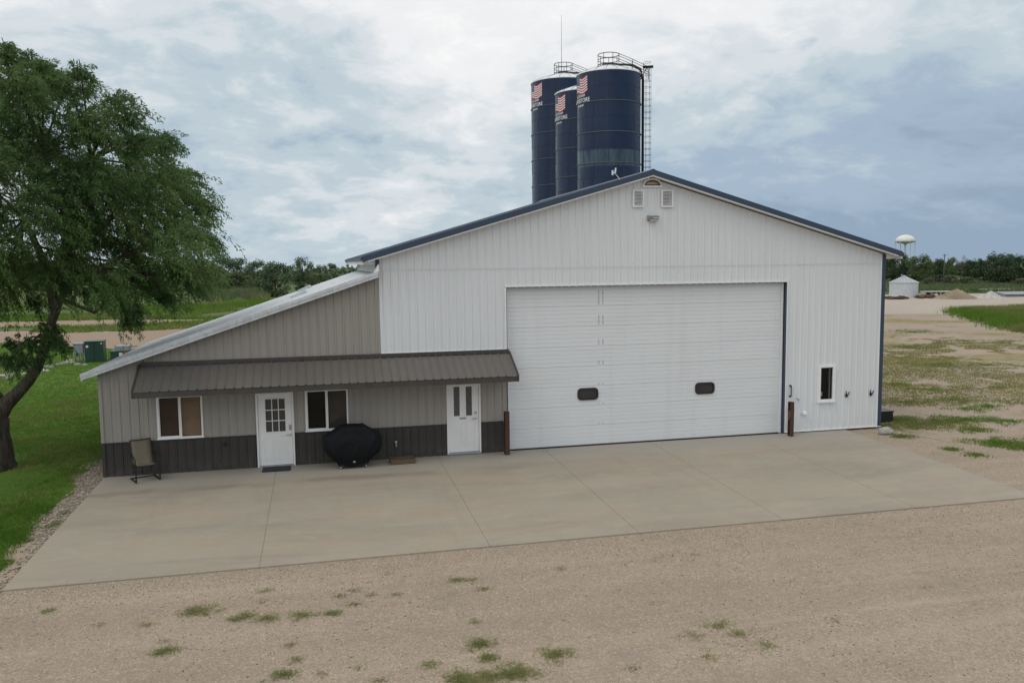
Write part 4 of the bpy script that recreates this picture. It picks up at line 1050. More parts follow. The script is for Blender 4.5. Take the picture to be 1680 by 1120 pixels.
    for a in range(5):
        for b in range(4):
            u = .05 + .075 * a; th = ft - (1 - u) * W_ / r; z = ztop - .09 - .17 * b + wav(u); q = .028; r2 = rr + .006; dth = q / r
            stv.add([(r2 * math.cos(th - dth), r2 * math.sin(th - dth), z), (r2 * math.cos(th), r2 * math.sin(th), z - q), (r2 * math.cos(th + dth), r2 * math.sin(th + dth), z), (r2 * math.cos(th), r2 * math.sin(th), z + q)], [(0, 1, 2, 3)], 1)
    fl_.build('flag_decal', [M['flag_red'], M['letter_white'], M['flag_navy']], sh_)
    tw = 3.05 * r / 3.05; tcn = face - .60 - tw * .5 / r
    wrap_text('HARVESTORE', .50, rr + .004, tcn, zr - 2.62, sh_, 'lettering', M['letter_white'])
    wrap_text('A.O.Smith', .36, rr + .004, tcn + .05, zr - 2.16, sh_, 'lettering', M['letter_white'], .35)
    wrap_text('Systems', .34, rr + .004, tcn + .05, zr - 3.05, sh_, 'lettering', M['letter_white'], .35)
    return s, zr, face
S1, zr1, f1 = silo(998.5, 82, 3.07, 131, silo_mat('silo_enamel_stained', 14.55, 16.05), 'front dark blue silo with a caged ladder and a faded stained band', True, True)
S2, zr2, f2 = silo(960.6, 87, 3.07, 160, silo_mat('silo_enamel'), 'shorter middle dark blue silo, tucked behind the ladder silo', False, False)
S3, zr3, f3 = silo(926.0, 95, 3.62, 143, silo_mat('silo_enamel_far'), 'rear dark blue silo with a railed dome and a whip antenna', True, False)
wa = MB(); b0 = np.array(S3.location); wa.tube([(b0[0] - .35, b0[1] - .5, zr3 + 1.0), (b0[0] - .35, b0[1] - .5, zr3 + 3.5), (b0[0] - .35, b0[1] - .5, zr3 + 7.2)], [.035, .022, .012], 5)
tag(wa.build('whip_antenna', M['rail']), 'thin tall whip antenna standing on the rear silo dome', 'antenna')

# ------------------------------------------------------------------ far things on the east side
wt_d = 700.0; wb = at_depth(1484.5, 421, wt_d)
wt = thing('water_tower', 'white water tower on slender legs beyond the trees', 'water tower', (wb[0], wb[1], 0))
zc_ = CAM[2] + (421.4 - 396) / FPX * wt_d
mb = MB(); a_, b_ = 7.7, 5.2
mb.lathe([(.6, zc_ - 3.2)] + [(a_ * .92 * math.cos(t_), zc_ - .4 + 1.5 * math.sin(t_)) for t_ in np.linspace(-1.3, 0, 6)] + [(a_ * math.cos(t_), zc_ + .2 + b_ * math.sin(t_)) for t_ in np.linspace(0, 1.5, 10)], 0, 0, 36); mb.build('tank', M['tower_white'], wt, True)
mb = MB()
mb.tube([((a_ + .5) * math.cos(2 * math.pi * k / 24), (a_ + .5) * math.sin(2 * math.pi * k / 24), zc_ - .1) for k in range(25)], .28, 5, 0, False); mb.build('balcony', M['tower_grey'], wt)
mb = MB(); mb.tube([(0, 0, -5), (0, 0, zc_ - 2.5)], .7, 10); mb.build('riser', M['tower_white'], wt)
for k in range(6):
    a = 2 * math.pi * k / 6 + .35; mb = MB(); mb.tube([(a_ * 1.02 * math.cos(a), a_ * 1.02 * math.sin(a), -5), (a_ * .97 * math.cos(a), a_ * .97 * math.sin(a), zc_)], .3, 6); mb.build('leg', M['tower_white'], wt)
mb = MB(); mb.lathe([(1.2, zc_ + 5.2), (1.2, zc_ + 5.9), (.1, zc_ + 6.1)], 0, 0, 12); mb.build('cap', M['tower_grey'], wt)

gb = at_z(1482, 488, -.05); gd = float((gb - CAM) @ _f); gr_ = 21.5 / FPX * gd
bn = thing('grain_bin', 'small round galvanised grain bin with a conical roof', 'grain bin', gb)
eh = 24.5 / FPX * gd; rh = 9.5 / FPX * gd
mb = MB(); prof = []; z = 0
while z < eh: prof += [(gr_, z), (gr_ + .02, z + .05)]; z += .1
mb.lathe(prof + [(gr_, eh)], 0, 0, 48); mb.build('wall', M['galv'], bn, True)
mb = MB(); mb.lathe([(gr_ * 1.05, eh - .02), (gr_ * .12, eh + rh)], 0, 0, 40); rfb = mb.build('roof', M['galv_dull'], bn)
mb = MB()
for k in range(20):
    a = 2 * math.pi * k / 20; mb.tube([(gr_ * 1.05 * math.cos(a), gr_ * 1.05 * math.sin(a), eh + .01), (gr_ * .12 * math.cos(a), gr_ * .12 * math.sin(a), eh + rh + .03)], .035, 4)
mb.build('roof_rib', M['galv'], rfb)
mb = MB(); mb.lathe([(gr_ * .16, eh + rh - .06), (gr_ * .16, eh + rh + .12), (.02, eh + rh + .22)], 0, 0, 16); mb.tube([(-.35, 0, eh + rh - .2), (-.35, 0, eh + rh + .35)], .08, 6); mb.build('cap', M['galv_dull'], rfb)

def far(px, py): return at_z(px, py, -.05)
# scrap heap beside the bin
def lumps(name, px0, px1, py, n, smin, smax, mat, label, cat, hz=1.0):
    mb = MB()
    for k in range(n):
        p = far(random.uniform(px0, px1), py + random.uniform(-1, 1)); s_ = random.uniform(smin, smax)
        mb.box(-s_, s_, -s_ * .5, s_ * .5, 0, s_ * hz, 0, Matrix.Translation(Vector((p[0], p[1], -.05))) @ Matrix.Rotation(random.uniform(0, 3), 4, 'Z') @ Matrix.Rotation(random.uniform(-.3, .3), 4, 'Y'))
    o = mb.build(name, mat); tag(o, label, cat); return o
lumps('scrap_pile', 1456, 1490, 490.5, 16, .3, .75, M['rust'], 'low dark rusty scrap pile in front of the grain bin', 'scrap', .5)
# concrete deck on posts with dark gear beneath
dk = thing('feed_bunk', 'long pale concrete deck on short posts right of the grain bin', 'deck', far(1537, 486))
dd = float((far(1537, 486) - CAM) @ _f); k_ = dd / FPX
mb = MB(); mb.box(-24 * k_, 24 * k_, -.8, .8, 7.0 * k_, 8.6 * k_); mb.build('deck', M['concrete_old'], dk)
for q, wd in ((-22, 3), (-12, 2), (-4, 2.2), (3, 2.2), (11, 2.4), (21, 3)): mb = MB(); mb.box((q - wd / 2) * k_, (q + wd / 2) * k_, -.6, .6, 0, 7.0 * k_); mb.build('post', M['concrete_old'], dk)
mb = MB(); mb.box(-20 * k_, 20 * k_, .61, .75, 0, 6.8 * k_); mb.build('back_wall', M['rust'], dk); dk.rotation_euler[2] = -YAW
lumps('rubble_heap', 1500, 1530, 489, 14, .2, .6, M['rust'], 'dark jumble of scrap in front of the concrete deck', 'scrap', .8)
lumps('broken_slabs', 1500, 1535, 487, 8, .3, .7, M['concrete_old'], 'pale broken concrete chunks beside the concrete deck', 'rubble', .5)
# dirt heap
def heap(px, py, wpx, hpx, mat, name, label, cat):
    p = far(px, py); d_ = float((p - CAM) @ _f); wm, hm = wpx / FPX * d_, hpx / FPX * d_
    n = 22; xs = np.linspace(-1, 1, n); X, Y = np.meshgrid(xs, xs); rr = np.sqrt(X ** 2 + Y ** 2)
    Z = np.clip(1 - rr ** 1.5, 0, 1) ** .9 * (1 + .35 * np.sin(4 * X + 1) * np.cos(3 * Y)) * hm
    Vv = np.stack([p[0] + X * wm / 2, p[1] + Y * wm / 2.5, Z - .06 + rng.normal(0, .04, Z.shape)], -1).reshape(-1, 3)
    i_, j_ = np.meshgrid(np.arange(n - 1), np.arange(n - 1)); q = (j_ * n + i_).ravel()
    o = mesh_np(name, Vv, np.stack([q, q + 1, q + n + 1, q + n], -1), mat, smooth=True); tag(o, label, cat)
heap(1567, 490, 74, 12, M['dirt_heap'], 'dirt_heap', 'tan heap of dirt in front of the concrete deck', 'dirt heap')
heap(1624, 489, 44, 9, M['concrete_old'], 'gravel_heap', 'low grey gravel heap between the dirt heap and the grey bunker', 'gravel heap')
bk = thing('bunker', 'long low bunker with a blue-grey sheet roof at the far east yard', 'shed', far(1662, 486), -YAW)
bd = float((far(1662, 486) - CAM) @ _f) / FPX
mb = MB(); mb.box(-27 * bd, 40 * bd, -2, 2, 0, 4.5 * bd); mb.build('wall', M['grey_box'], bk)
mb = MB(); mb.prism([(-28 * bd, -2.3, 4.5 * bd), (-28 * bd, 2.3, 4.5 * bd), (-28 * bd, 0, 8 * bd)][::-1], (69 * bd, 0, 0)); mb.build('roof', M['roof_far'], bk)
lp = far(1632, 479); mb = MB(); mb.box(-2.4, 2.4, -.4, .4, 0, .55); o = mb.build('pipe_stack', M['concrete_old']); o.location = tuple(lp); o.rotation_euler[2] = -YAW; tag(o, 'pale stacked beam lying behind the gravel heap', 'beam')
pp = far(1548, 466); pd = float((pp - CAM) @ _f); ph_ = 49 / FPX * pd
pl = thing('utility_pole', 'thin grey utility pole rising above the eastern trees', 'pole', pp)
mb = MB(); mb.tube([(0, 0, 0), (0, 0, ph_)], [.13, .08], 7); mb.build('post', M['pole_wood'], pl); mb = MB(); mb.box(-.6, .6, -.05, .05, ph_ * .95, ph_ * .965); mb.build('crossarm', M['pole_wood'], pl)
hs = thing('house', 'distant house with a grey gable roof between the western trees', 'house', at_depth(517, 440, 380)); hs.location.z = -.05
mb = MB(); mb.box(-3, 3, -3, 3, 0, 2.2); mb.build('wall', M['soffit_white'], hs); mb = MB(); mb.prism([(-3.4, -3.6, 2.2), (-3.4, 3.6, 2.2), (-3.4, 0, 3.6)][::-1], (6.8, 0, 0)); mb.build('roof', M['roof_far'], hs)

# ------------------------------------------------------------------ electrical boxes on the lawn
p = at_z(131, 594, -.05)
me_ = thing('meter_pedestal', 'grey electric meter box on pipe legs standing on the lawn', 'meter box', p, R(-6))
mb = MB(); mb.box(-.27, .27, -.16, .16, .55, 1.10); mb.prism([(-.30, -.19, 1.10), (-.30, .19, 1.10), (-.30, .19, 1.15), (-.30, -.19, 1.13)][::-1], (.6, 0, 0)); mb.build('box', M['grey_box'], me_)
mb = MB(); mb.box(.28, .42, -.1, .1, .5, .75); mb.build('side_box', M['grey_box'], me_)
for q in (-.3, -.05, .12, .33): mb = MB(); mb.tube([(q, 0, 0), (q, 0, .56)], .05, 8); mb.build('leg', M['galv_dull'], me_)
p = at_z(158, 594, -.05)
cb = thing('transformer_cabinet', 'tall dark green transformer cabinet with a round white sticker', 'transformer', p, R(4))
mb = MB(); mb.box(-.50, .50, -.5, .5, .05, 1.24); mb.build('body', M['green_box'], cb)
mb = MB(); mb.box(-.53, .53, -.53, .53, 1.241, 1.30); mb.build('lid', M['green_box'], cb)
mb = MB(); mb.box(-.6, .6, -.65, .65, -.02, .05); mb.build('pad', M['concrete_old'], cb)
mb = MB(); mb.box(-.015, .015, -.512, -.501, .1, 1.2); mb.build('door_seam', M['black_metal'], cb)
mb = MB(); mb.tube([(-.36, -.503, 1.0), (-.36, -.51, 1.0)], .075, 12); mb.box(.36, .44, -.508, -.501, 1.12, 1.2); mb.build('sticker', M['sticker'], cb)
p = at_z(203, 594, -.05)
g2 = thing('switch_cabinet', 'low dark green cabinet with a red label, half hidden by the lean-to roof', 'transformer', p, R(2))
mb = MB(); mb.box(-.62, .62, -.5, .5, 0, .72); mb.build('body', M['green_box'], g2)
mb = MB(); mb.box(-.38, .38, -.42, .42, .721, 1.0); mb.tube([(.25, -.3, .95), (.85, -.3, .98)], .035, 6); mb.tube([(-.36, -.3, .95), (-.36, -.3, 1.08)], .035, 6); mb.build('motor_housing', M['grey_box'], g2)
mb = MB(); mb.box(.1, .52, -.512, -.501, .34, .66); mb.build('warning_label', M['red_label'], g2)
mb = MB(); mb.box(-.14, .04, -.512, -.501, .36, .62); mb.build('sticker', M['sticker'], g2)
# flat stones and slab pieces leading to the cabinets
spx = [(8, 618, .7), (30, 615, .9), (62, 611, 1.0), (48, 606, .45), (76, 604, .3), (84, 604, .3), (92, 600, .35), (101, 599, .35), (108, 597, .4), (114, 594, .4), (120, 597, .25), (70, 609, .3), (128, 600, .3), (139, 601, .25), (15, 622, .3)]
for k, (x_, y_, s_) in enumerate(spx):
    p = at_z(x_, y_, -.04); mb = MB(); n = random.randint(6, 8); hh = .10 if s_ < .5 else .06
    pts = [(p[0] + s_ * .75 * random.uniform(.75, 1.1) * math.cos(2 * math.pi * q / n), p[1] + s_ * .55 * random.uniform(.75, 1.1) * math.sin(2 * math.pi * q / n), -.05) for q in range(n)]
    top = [(p[0] + (a - p[0]) * .8, p[1] + (b - p[1]) * .8, hh + random.uniform(-.02, .03)) for a, b, _ in pts]
    mb.add(pts + top, [tuple(range(n, 2 * n))] + [(i, (i + 1) % n, n + (i + 1) % n, n + i) for i in range(n)])
    o = mb.build('paving_stone', M['rock']); tag(o, 'pale flat stone lying in the lawn on the line up to the meter box', 'stone', 'stones in the lawn near the meter box')

# ------------------------------------------------------------------ vegetation
def unit(v): return v / np.maximum(np.linalg.norm(v, axis=-1, keepdims=True), 1e-9)
def leaf_quads(P, D, Nn, L, W):
    """P base points, D axis, Nn rough normal -> diamond quads"""
    D = unit(D); S = unit(np.cross(D, Nn)); L = L[:, None]; W = W[:, None]
    a = P; b = P + D * L * .5 + S * W * .5; c_ = P + D * L; d = P + D * L * .5 - S * W * .5
    V = np.stack([a, b, c_, d], 1).reshape(-1, 3); F = np.arange(len(V)).reshape(-1, 4); return V, F

def twig_leaves(starts, dirs, lens, n_leaf, leaf_L, leaf_W, droop, spread):
    n = len(starts); t_ = rng.uniform(.08, 1, (n, n_leaf)); g = np.array([0, 0, -1.])
    L = lens[:, None, None]
    P = starts[:, None] + dirs[:, None] * L * t_[..., None] + g * (droop * L * t_[..., None] ** 2)
    T = unit(dirs[:, None] + g * (2 * droop * t_[..., None]))
    side = unit(rng.normal(size=P.shape)); P = P + side * spread * L * rng.uniform(.2, 1, (n, n_leaf))[..., None]
    D = T * .75 + side * .55 + g * .25; N = rng.normal(size=P.shape) + np.array([0, 0, .8])
    m_ = n * n_leaf
    return leaf_quads(P.reshape(m_, 3), D.reshape(m_, 3), N.reshape(m_, 3), leaf_L * rng.uniform(.6, 1.3, m_), leaf_W * rng.uniform(.7, 1.25, m_))

# the big elm beside the lean-to
TB = np.array([-3.55, 2.05, -.05]); TD = float((TB - CAM) @ _f)
elm = thing('elm_tree', 'large leaning dark green tree with feathery drooping leaves, left of the lean-to', 'tree', TB)
def tp(px, py, dd=0.0): return at_depth(px, py, TD + dd) - TB
tk = MB()
tk.tube([tp(-16, 775), tp(-15, 755), tp(-13, 730), tp(-12, 705), tp(-10, 685)], [.78, .62, .50, .42, .38], 20, 0, True, .05)
tk.tube([tp(-10, 700), tp(-4, 680), tp(10, 662), tp(28, 645), tp(46, 625), tp(60, 605), tp(70, 580), tp(78, 552), tp(86, 525), tp(97, 497), tp(108, 473)], [.38, .28, .205, .175, .158, .145, .135, .125, .118, .11, .10], 14, 0, True, .06)
tk.tube([tp(-16, 700), tp(-20, 670), tp(-17, 648), tp(-15, 642)], [.42, .40, .36, .30], 14, 0, True, .08)
tk.tube([tp(-24, 690), tp(-60, 620), tp(-95, 540, .6), tp(-110, 460, .8), tp(-120, 360, .6)], [.38, .30, .24, .19, .13], 12, 0, True, .06)
blobs = [(4, 96, 40), (10, 82, 18), (35, 150, 60), (72, 128, 42), (52, 100, 20), (112, 140, 40), (132, 116, 20), (135, 205, 52), (196, 182, 34), (190, 158, 20), (215, 235, 48), (262, 236, 30), (272, 222, 16), (262, 290, 48), (305, 290, 30), (308, 330, 40), (334, 338, 20), (326, 375, 34), (350, 394, 12),
         (40, 240, 70), (110, 290, 72), (185, 300, 66), (245, 350, 58), (60, 350, 72), (140, 372, 66), (215, 400, 56), (295, 395, 46), (35, 430, 52), (100, 440, 52), (175, 452, 46), (240, 450, 48), (292, 445, 42), (322, 438, 30), (320, 466, 18), (205, 480, 28), (214, 506, 18), (172, 478, 28), (255, 468, 26), (272, 486, 14), (208, 522, 9), (140, 474, 22),
         (20, 470, 30), (60, 492, 14), (84, 536, 20), (96, 556, 10), (80, 552, 12), (30, 566, 22), (15, 588, 16), (52, 560, 16), (40, 590, 12),
         (-50, 170, 75), (-60, 280, 85), (-60, 390, 85), (-55, 470, 55), (-140, 240, 85), (-150, 350, 85), (-130, 440, 60), (-210, 320, 70), (-200, 410, 60)]
hubs = [(tp(70, 250), .10), (tp(150, 260), .08), (tp(200, 340), .09), (tp(280, 380), .07), (tp(40, 360), .10), (tp(-60, 300), .10), (tp(-140, 330), .08), (tp(230, 450), .045), (tp(120, 420), .11)]
root_ = [tp(108, 473), tp(108, 473), tp(108, 473), tp(108, 473), tp(92, 510), tp(-115, 420), tp(-115, 420), tp(100, 490), tp(108, 473)]
for (h_, rad), r0 in zip(hubs, root_):
    mid = (h_ + r0) / 2 + rng.normal(0, .25, 3); tk.tube([r0, mid, h_], [rad * 1.5, rad * 1.1, rad * .7], 7, 0, True, .08)
twS, twD, twL = [], [], []
cen = tp(80, 330)
k_px = TD / FPX
for (bx_, by_, br) in blobs:
    nrep = 3 if br > 40 else (2 if br > 24 else 1)
    for q in range(nrep):
        dd = rng.normal(0, 1.5) + (q - (nrep - 1) / 2) * 2.0
        if br < 24: dd = rng.normal(0, .9)
        c0 = tp(bx_, by_, dd) ; rad = br * k_px * (1.0 if nrep < 3 else .92)
        h_ = min((h for h, _ in hubs), key=lambda h: np.linalg.norm(h - c0))
        if by_ > 530 and 0 < bx_ < 140: h_ = tp(78, 555)
        tk.tube([h_, (h_ + c0) / 2 + np.array([0, 0, .15]), c0, c0 + (c0 - h_) * .12], [.04, .028, .018, .010], 5)
        nt_ = int(max(18, (86 if by_ < 320 else 62) * rad ** 2.0))
        u = rng.normal(size=(nt_, 3)); u = unit(u) * (rng.uniform(0, 1, (nt_, 1)) ** .45)
        st_ = c0 + u * rad * np.array([.92, .92, .80])
        out = unit(st_ - cen + rng.normal(0, .3, (nt_, 3)))
        d_ = unit(u * .7 + out * .4 + np.array([.65, -.12, .16]) + rng.normal(0, .35, (nt_, 3)))
        twS.append(st_ - d_ * .25); twD.append(d_); twL.append(rng.uniform(.4, .95, nt_) * (1.0 if br > 24 else .75))
twS, twD, twL = np.concatenate(twS), np.concatenate(twD), np.concatenate(twL)
Vl, Fl = twig_leaves(twS, twD, twL, 62, .090, .029, .56, .085)
mesh_np('crown', Vl, Fl, M['elm_leaf'], elm)
sel = rng.choice(len(twS), min(2200, len(twS)), replace=False)
for i in sel:
    s0, d0, L0 = twS[i], twD[i], twL[i]
    tk.tube([s0, s0 + d0 * L0 * .5 + np.array([0, 0, -.14 * L0]), s0 + d0 * L0 + np.array([0, 0, -.56 * L0])], [.010, .007, .003], 3, 0, False)
tk.build('trunk', M['bark'], elm, True)
ct = MB(); c0 = tp(-15, 641); ct.lathe([(.29, 0), (.26, .03), (.02, .035)], 0, 0, 14); ct.v = [(x + c0[0], y + c0[1], z + c0[2]) for x, y, z in ct.v]; ct.build('cut_limb_end', M['cut_wood'], elm)

# far trees: five base crowns, copied and scaled
def make_tree(n_clump, n_leaf, leaf, shape, sparse=0.0):
    """unit tree: height 1, crown radius about .45; returns crown (V,F), trunk MB"""
    V_, N_ = [], []
    cl = []
    for k in range(n_clump):
        z = rng.uniform(shape[0], .92); wmax = shape[1] * (1 - abs((z - shape[2]) / (1.02 - shape[2])) ** 2.2 if z > shape[2] else 1 - .55 * ((shape[2] - z) / shape[2]) ** 1.4)
        an, rr = rng.uniform(0, 6.283), wmax * rng.uniform(.15, 1) ** .6; cl.append((rr * math.cos(an), rr * math.sin(an), z, rng.uniform(.07, .15) * (1 - sparse * .4)))
    for x, y, z, r_ in cl:
        u = unit(rng.normal(size=(n_leaf, 3))) * (rng.uniform(.2, 1, (n_leaf, 1)) ** .5) * r_ * np.array([1.1, 1.1, .85]); V_.append(np.array([x, y, z]) + u)
    P = np.concatenate(V_); m_ = len(P)
    D = rng.normal(size=(m_, 3)) + np.array([0, 0, -.3]); N = rng.normal(size=(m_, 3)) + np.array([0, 0, .9])
    crown = leaf_quads(P, D, N, leaf * rng.uniform(.6, 1.3, m_), leaf * .75 * rng.uniform(.6, 1.2, m_))
    tr = MB(); tr.tube([(0, 0, 0), (.01, .005, .25), (.0, .01, .55), (.01, 0, .8)], [.030, .022, .016, .006], 7)
    for x, y, z, r_ in cl[::3]: tr.tube([(0, 0, max(.12, z * .5)), (x * .5, y * .5, z * .75), (x, y, z)], [.011, .008, .003], 4)
    return crown, tr
bases = []
for kind, (nc, nl, lf_, sh_, sps) in enumerate(((70, 95, .042, (.16, .40, .55), 0), (55, 90, .045, (.30, .36, .65), 0), (34, 80, .042, (.28, .42, .6), .4), (64, 80, .05, (.05, .48, .45), 0), (26, 22, .03, (.35, .30, .65), .6))):
    (cv, cf), tr = make_tree(nc, nl, lf_, sh_, sps); bases.append((cv, cf, tr))
_mesh_cache = {}
def tree(name, px, base_py, top_py, wpx, kind, leaf, label, cat='tree', group='trees far behind the barn', depth=None, rot=None):
    p = at_z(px, base_py, -.06); d_ = float((p - CAM) @ _f)
    if depth: p = at_depth(px, 440, depth); p[2] = -.06; d_ = depth
    hor = 428.9 - (px - 840) * .01157
    h_ = CAM[2] + (hor - top_py) / FPX * d_; wd = wpx / FPX * d_
    key = (kind, leaf)
    if key not in _mesh_cache:
        cv, cf, tr = bases[kind]
        root = thing(name, label, cat, p, 0, group)
        co = mesh_np('crown', cv, cf, M[leaf], root); to = tr.build('trunk', M['bark'], root)
        _mesh_cache[key] = (co, to)
    else:
        root = thing(name, label, cat, p, 0, group); co0, to0 = _mesh_cache[key]
        for o0 in (co0, to0):
            o = o0.copy(); col.objects.link(o); o.parent = root; o.matrix_parent_inverse = Matrix()
    root.rotation_euler = (0, 0, random.uniform(0, 6.28) if rot is None else rot)
    root.scale = (wd / .74, wd / .74, h_ / .95 + .1)
    return root
W_ = 'trees west of the barn'; E_ = 'trees east of the barn'
tree('far_tree', 368, 478, 421, 46, 0, 'dark_leaf', 'dark tree showing just right of the big tree crown', group=W_)
tree('far_tree', 398, 476, 425, 30, 1, 'dark_leaf', 'slim dark tree second from the big tree crown in the western row', group=W_)
tree('far_tree', 424, 477, 428, 34, 0, 'dark_leaf', 'dark round tree left of the broad bushy one in the western row', group=W_)
tree('far_tree', 453, 487, 432, 46, 3, 'dark_leaf', 'broad bushy tree reaching the ground just beyond the lean-to roof', group=W_)
tree('far_tree', 498, 480, 422, 36, 2, 'dark_leaf', 'tall open tree with clumped crown above the lean-to roof', group=W_)
tree('far_tree', 497, 480, 446, 34, 3, 'dark_leaf', 'low dark tree under the tall open one above the lean-to roof', group=W_)
tree('far_tree', 527, 462, 434, 18, 2, 'dark_leaf', 'small thin tree beside the distant house', group=W_)
tree('far_tree', 545, 460, 433, 22, 1, 'dark_leaf', 'small upright tree right of the distant house', group=W_)
tree('far_tree', 567, 457, 440, 30, 3, 'dark_leaf', 'low spreading tree at the eave of the barn roof', group=W_)
tree('far_tree', 476, 460, 437, 22, 1, 'mid_leaf', 'pale green tree in the gap behind the broad bushy one', group=W_)
tree('bush', 388, 480, 447, 44, 3, 'mid_leaf', 'green bush at the foot of the western tree row', 'bush', W_)
tree('bush', 348, 480, 440, 46, 3, 'mid_leaf', 'green bush half behind the hanging leaves of the big tree', 'bush', W_)
tree('bush', 520, 470, 449, 30, 3, 'mid_leaf', 'bush below the distant house, above the lean-to roof', 'bush', W_)
tree('bush', 432, 478, 455, 30, 3, 'dark_leaf', 'dark bush between the reeds and the broad bushy tree', 'bush', W_)
for k, (px, by, ty, wd, kd, lf_) in enumerate(((-120, 478, 405, 70, 0, 'dark_leaf'), (-60, 478, 415, 60, 3, 'dark_leaf'), (5, 478, 425, 50, 0, 'mid_leaf'), (60, 476, 430, 46, 3, 'mid_leaf'), (110, 474, 428, 40, 1, 'dark_leaf'), (160, 474, 432, 44, 0, 'dark_leaf'), (215, 474, 430, 46, 3, 'dark_leaf'), (265, 474, 428, 44, 0, 'mid_leaf'), (315, 475, 430, 46, 0, 'dark_leaf'))):
    tree('far_tree', px, by, ty, wd, kd, lf_, 'far tree seen through the crown of the big tree', group='far trees seen through the big tree')
tree('far_tree', 1448, 464, 424, 36, 0, 'deep_leaf', 'dark tree behind the right eave of the barn', group=E_)
tree('far_tree', 1474, 466, 418, 36, 0, 'deep_leaf', 'dark tree directly behind the grain bin', group=E_)
tree('far_tree', 1509, 467, 420, 40, 0, 'mid_leaf', 'broad green tree right of the grain bin', group=E_)
tree('far_tree', 1541, 464, 426, 24, 1, 'deep_leaf', 'dark tree beside the utility pole', group=E_)
tree('far_tree', 1560, 462, 424, 20, 1, 'mid_leaf', 'green tree between the utility pole and the dead tree', group=E_)
tree('far_tree', 1576, 462, 420, 24, 4, 'dead_twig', 'bare brown tree in the middle of the eastern row', group=E_)
tree('far_tree', 1592, 465, 427, 24, 0, 'deep_leaf', 'dark tree just right of the bare brown one', group=E_)
tree('far_tree', 1612, 467, 428, 26, 3, 'deep_leaf', 'lower dark tree left of the biggest eastern tree', group=E_)
tree('far_tree', 1641, 471, 417, 46, 0, 'deep_leaf', 'biggest dark tree of the eastern row', group=E_)
tree('far_tree', 1670, 470, 420, 30, 0, 'deep_leaf', 'dark tree right of the biggest eastern tree', group=E_)
tree('far_tree', 1708, 470, 424, 40, 0, 'mid_leaf', 'green tree at the right border of the picture', group=E_)
tree('far_tree', 1752, 470, 420, 46, 0, 'deep_leaf', 'dark tree past the right border of the picture', group=E_)
tree('far_tree', 1530, 455, 430, 60, 3, 'deep_leaf', 'far dark tree filling the gap left of the utility pole', group=E_, depth=230)
tree('far_tree', 1600, 455, 430, 60, 3, 'deep_leaf', 'far dark tree behind the bare brown one', group=E_, depth=230)
tree('bush', 1538, 470, 451, 20, 3, 'deep_leaf', 'dark round bush below the utility pole', 'bush', E_)
tree('bush', 1522, 473, 456, 16, 3, 'pale_leaf', 'pale bush right of the grain bin', 'bush', E_)
tree('bush', 1558, 472, 452, 22, 3, 'pale_leaf', 'pale tan-green bush below the dead tree', 'bush', E_)
tree('bush', 1586, 472, 455, 26, 3, 'mid_leaf', 'green bush between the dead tree and the biggest eastern tree', 'bush', E_)
tree('bush', 1626, 466, 450, 12, 3, 'pale_leaf', 'pale bush in front of the biggest eastern tree', 'bush', E_)
tree('bush', 1676, 474, 457, 24, 3, 'pale_leaf', 'pale bush at the right border below the trees', 'bush', E_)

# woods along the horizon, one mass
wp = []
for a in np.linspace(-.62, .95, 900):
    dw = 330 + 40 * math.sin(a * 9) + rng.uniform(-20, 20); az = YAW + a; hh = (2.4 if a < .2 else 3.2) + .8 * math.sin(a * 23) + .7 * math.sin(a * 61 + 1)
    n_ = 46; q = np.stack([CAM[0] + dw * math.sin(az) + rng.normal(0, 2.2, n_), CAM[1] + dw * math.cos(az) + rng.normal(0, 2.2, n_), rng.uniform(0, 1, n_) ** .8 * hh * rng.uniform(.75, 1.1)], -1); wp.append(q)
wp = np.concatenate(wp); nw = len(wp)
wv, wf = leaf_quads(wp, rng.normal(size=(nw, 3)), rng.normal(size=(nw, 3)) + np.array([0, 0, .6]), 1.5 * rng.uniform(.6, 1.3, nw), 1.2 * rng.uniform(.6, 1.3, nw))
tag(mesh_np('far_woods', wv, wf, M['dark_leaf']), kind='stuff')

# grasses: blades as small triangles
def blades(name, P, h, wdt, mat, lean=.35, n_per=5, spread=.05, kind='stuff', extra=None):
    P = np.repeat(np.asarray(P, float), n_per, 0); m_ = len(P)
    P[:, :2] += rng.normal(0, spread, (m_, 2)); H = np.repeat(np.asarray(h, float) if np.ndim(h) else np.full(m_ // n_per, h), n_per) * rng.uniform(.55, 1.25, m_)
    an = rng.uniform(0, 6.283, m_); sx = np.stack([np.cos(an), np.sin(an), np.zeros(m_)], -1) * (wdt * rng.uniform(.6, 1.3, m_))[:, None] * .5
    tipo = np.stack([rng.normal(0, lean, m_) * H, rng.normal(0, lean, m_) * H, H], -1)
    V = np.stack([P - sx, P + sx, P + tipo], 1).reshape(-1, 3); F = np.arange(len(V)).reshape(-1, 3)
    o = mesh_np(name, V, F, mat); o['kind'] = kind; return o
def inpoly(x, y, poly):
    r_ = np.zeros(len(x), bool); j = len(poly) - 1
    for i in range(len(poly)):
        xi, yi = poly[i]; xj, yj = poly[j]
        r_ ^= ((yi > y) != (yj > y)) & (x < (xj - xi) * (y - yi) / (yj - yi + 1e-12) + xi); j = i
    return r_
def vnoise(x, y, s, seed=0):
    """cheap smooth value noise in 0..1"""
    r2 = np.random.default_rng(seed); tab = r2.uniform(0, 1, (64, 64)); x, y = x * s, y * s
    xi, yi = np.floor(x).astype(int), np.floor(y).astype(int); fx, fy_ = x - xi, y - yi; fx = fx * fx * (3 - 2 * fx); fy_ = fy_ * fy_ * (3 - 2 * fy_)
    g = lambda a, b: tab[a % 64, b % 64]
    return (g(xi, yi) * (1 - fx) + g(xi + 1, yi) * fx) * (1 - fy_) + (g(xi, yi + 1) * (1 - fx) + g(xi + 1, yi + 1) * fx) * fy_
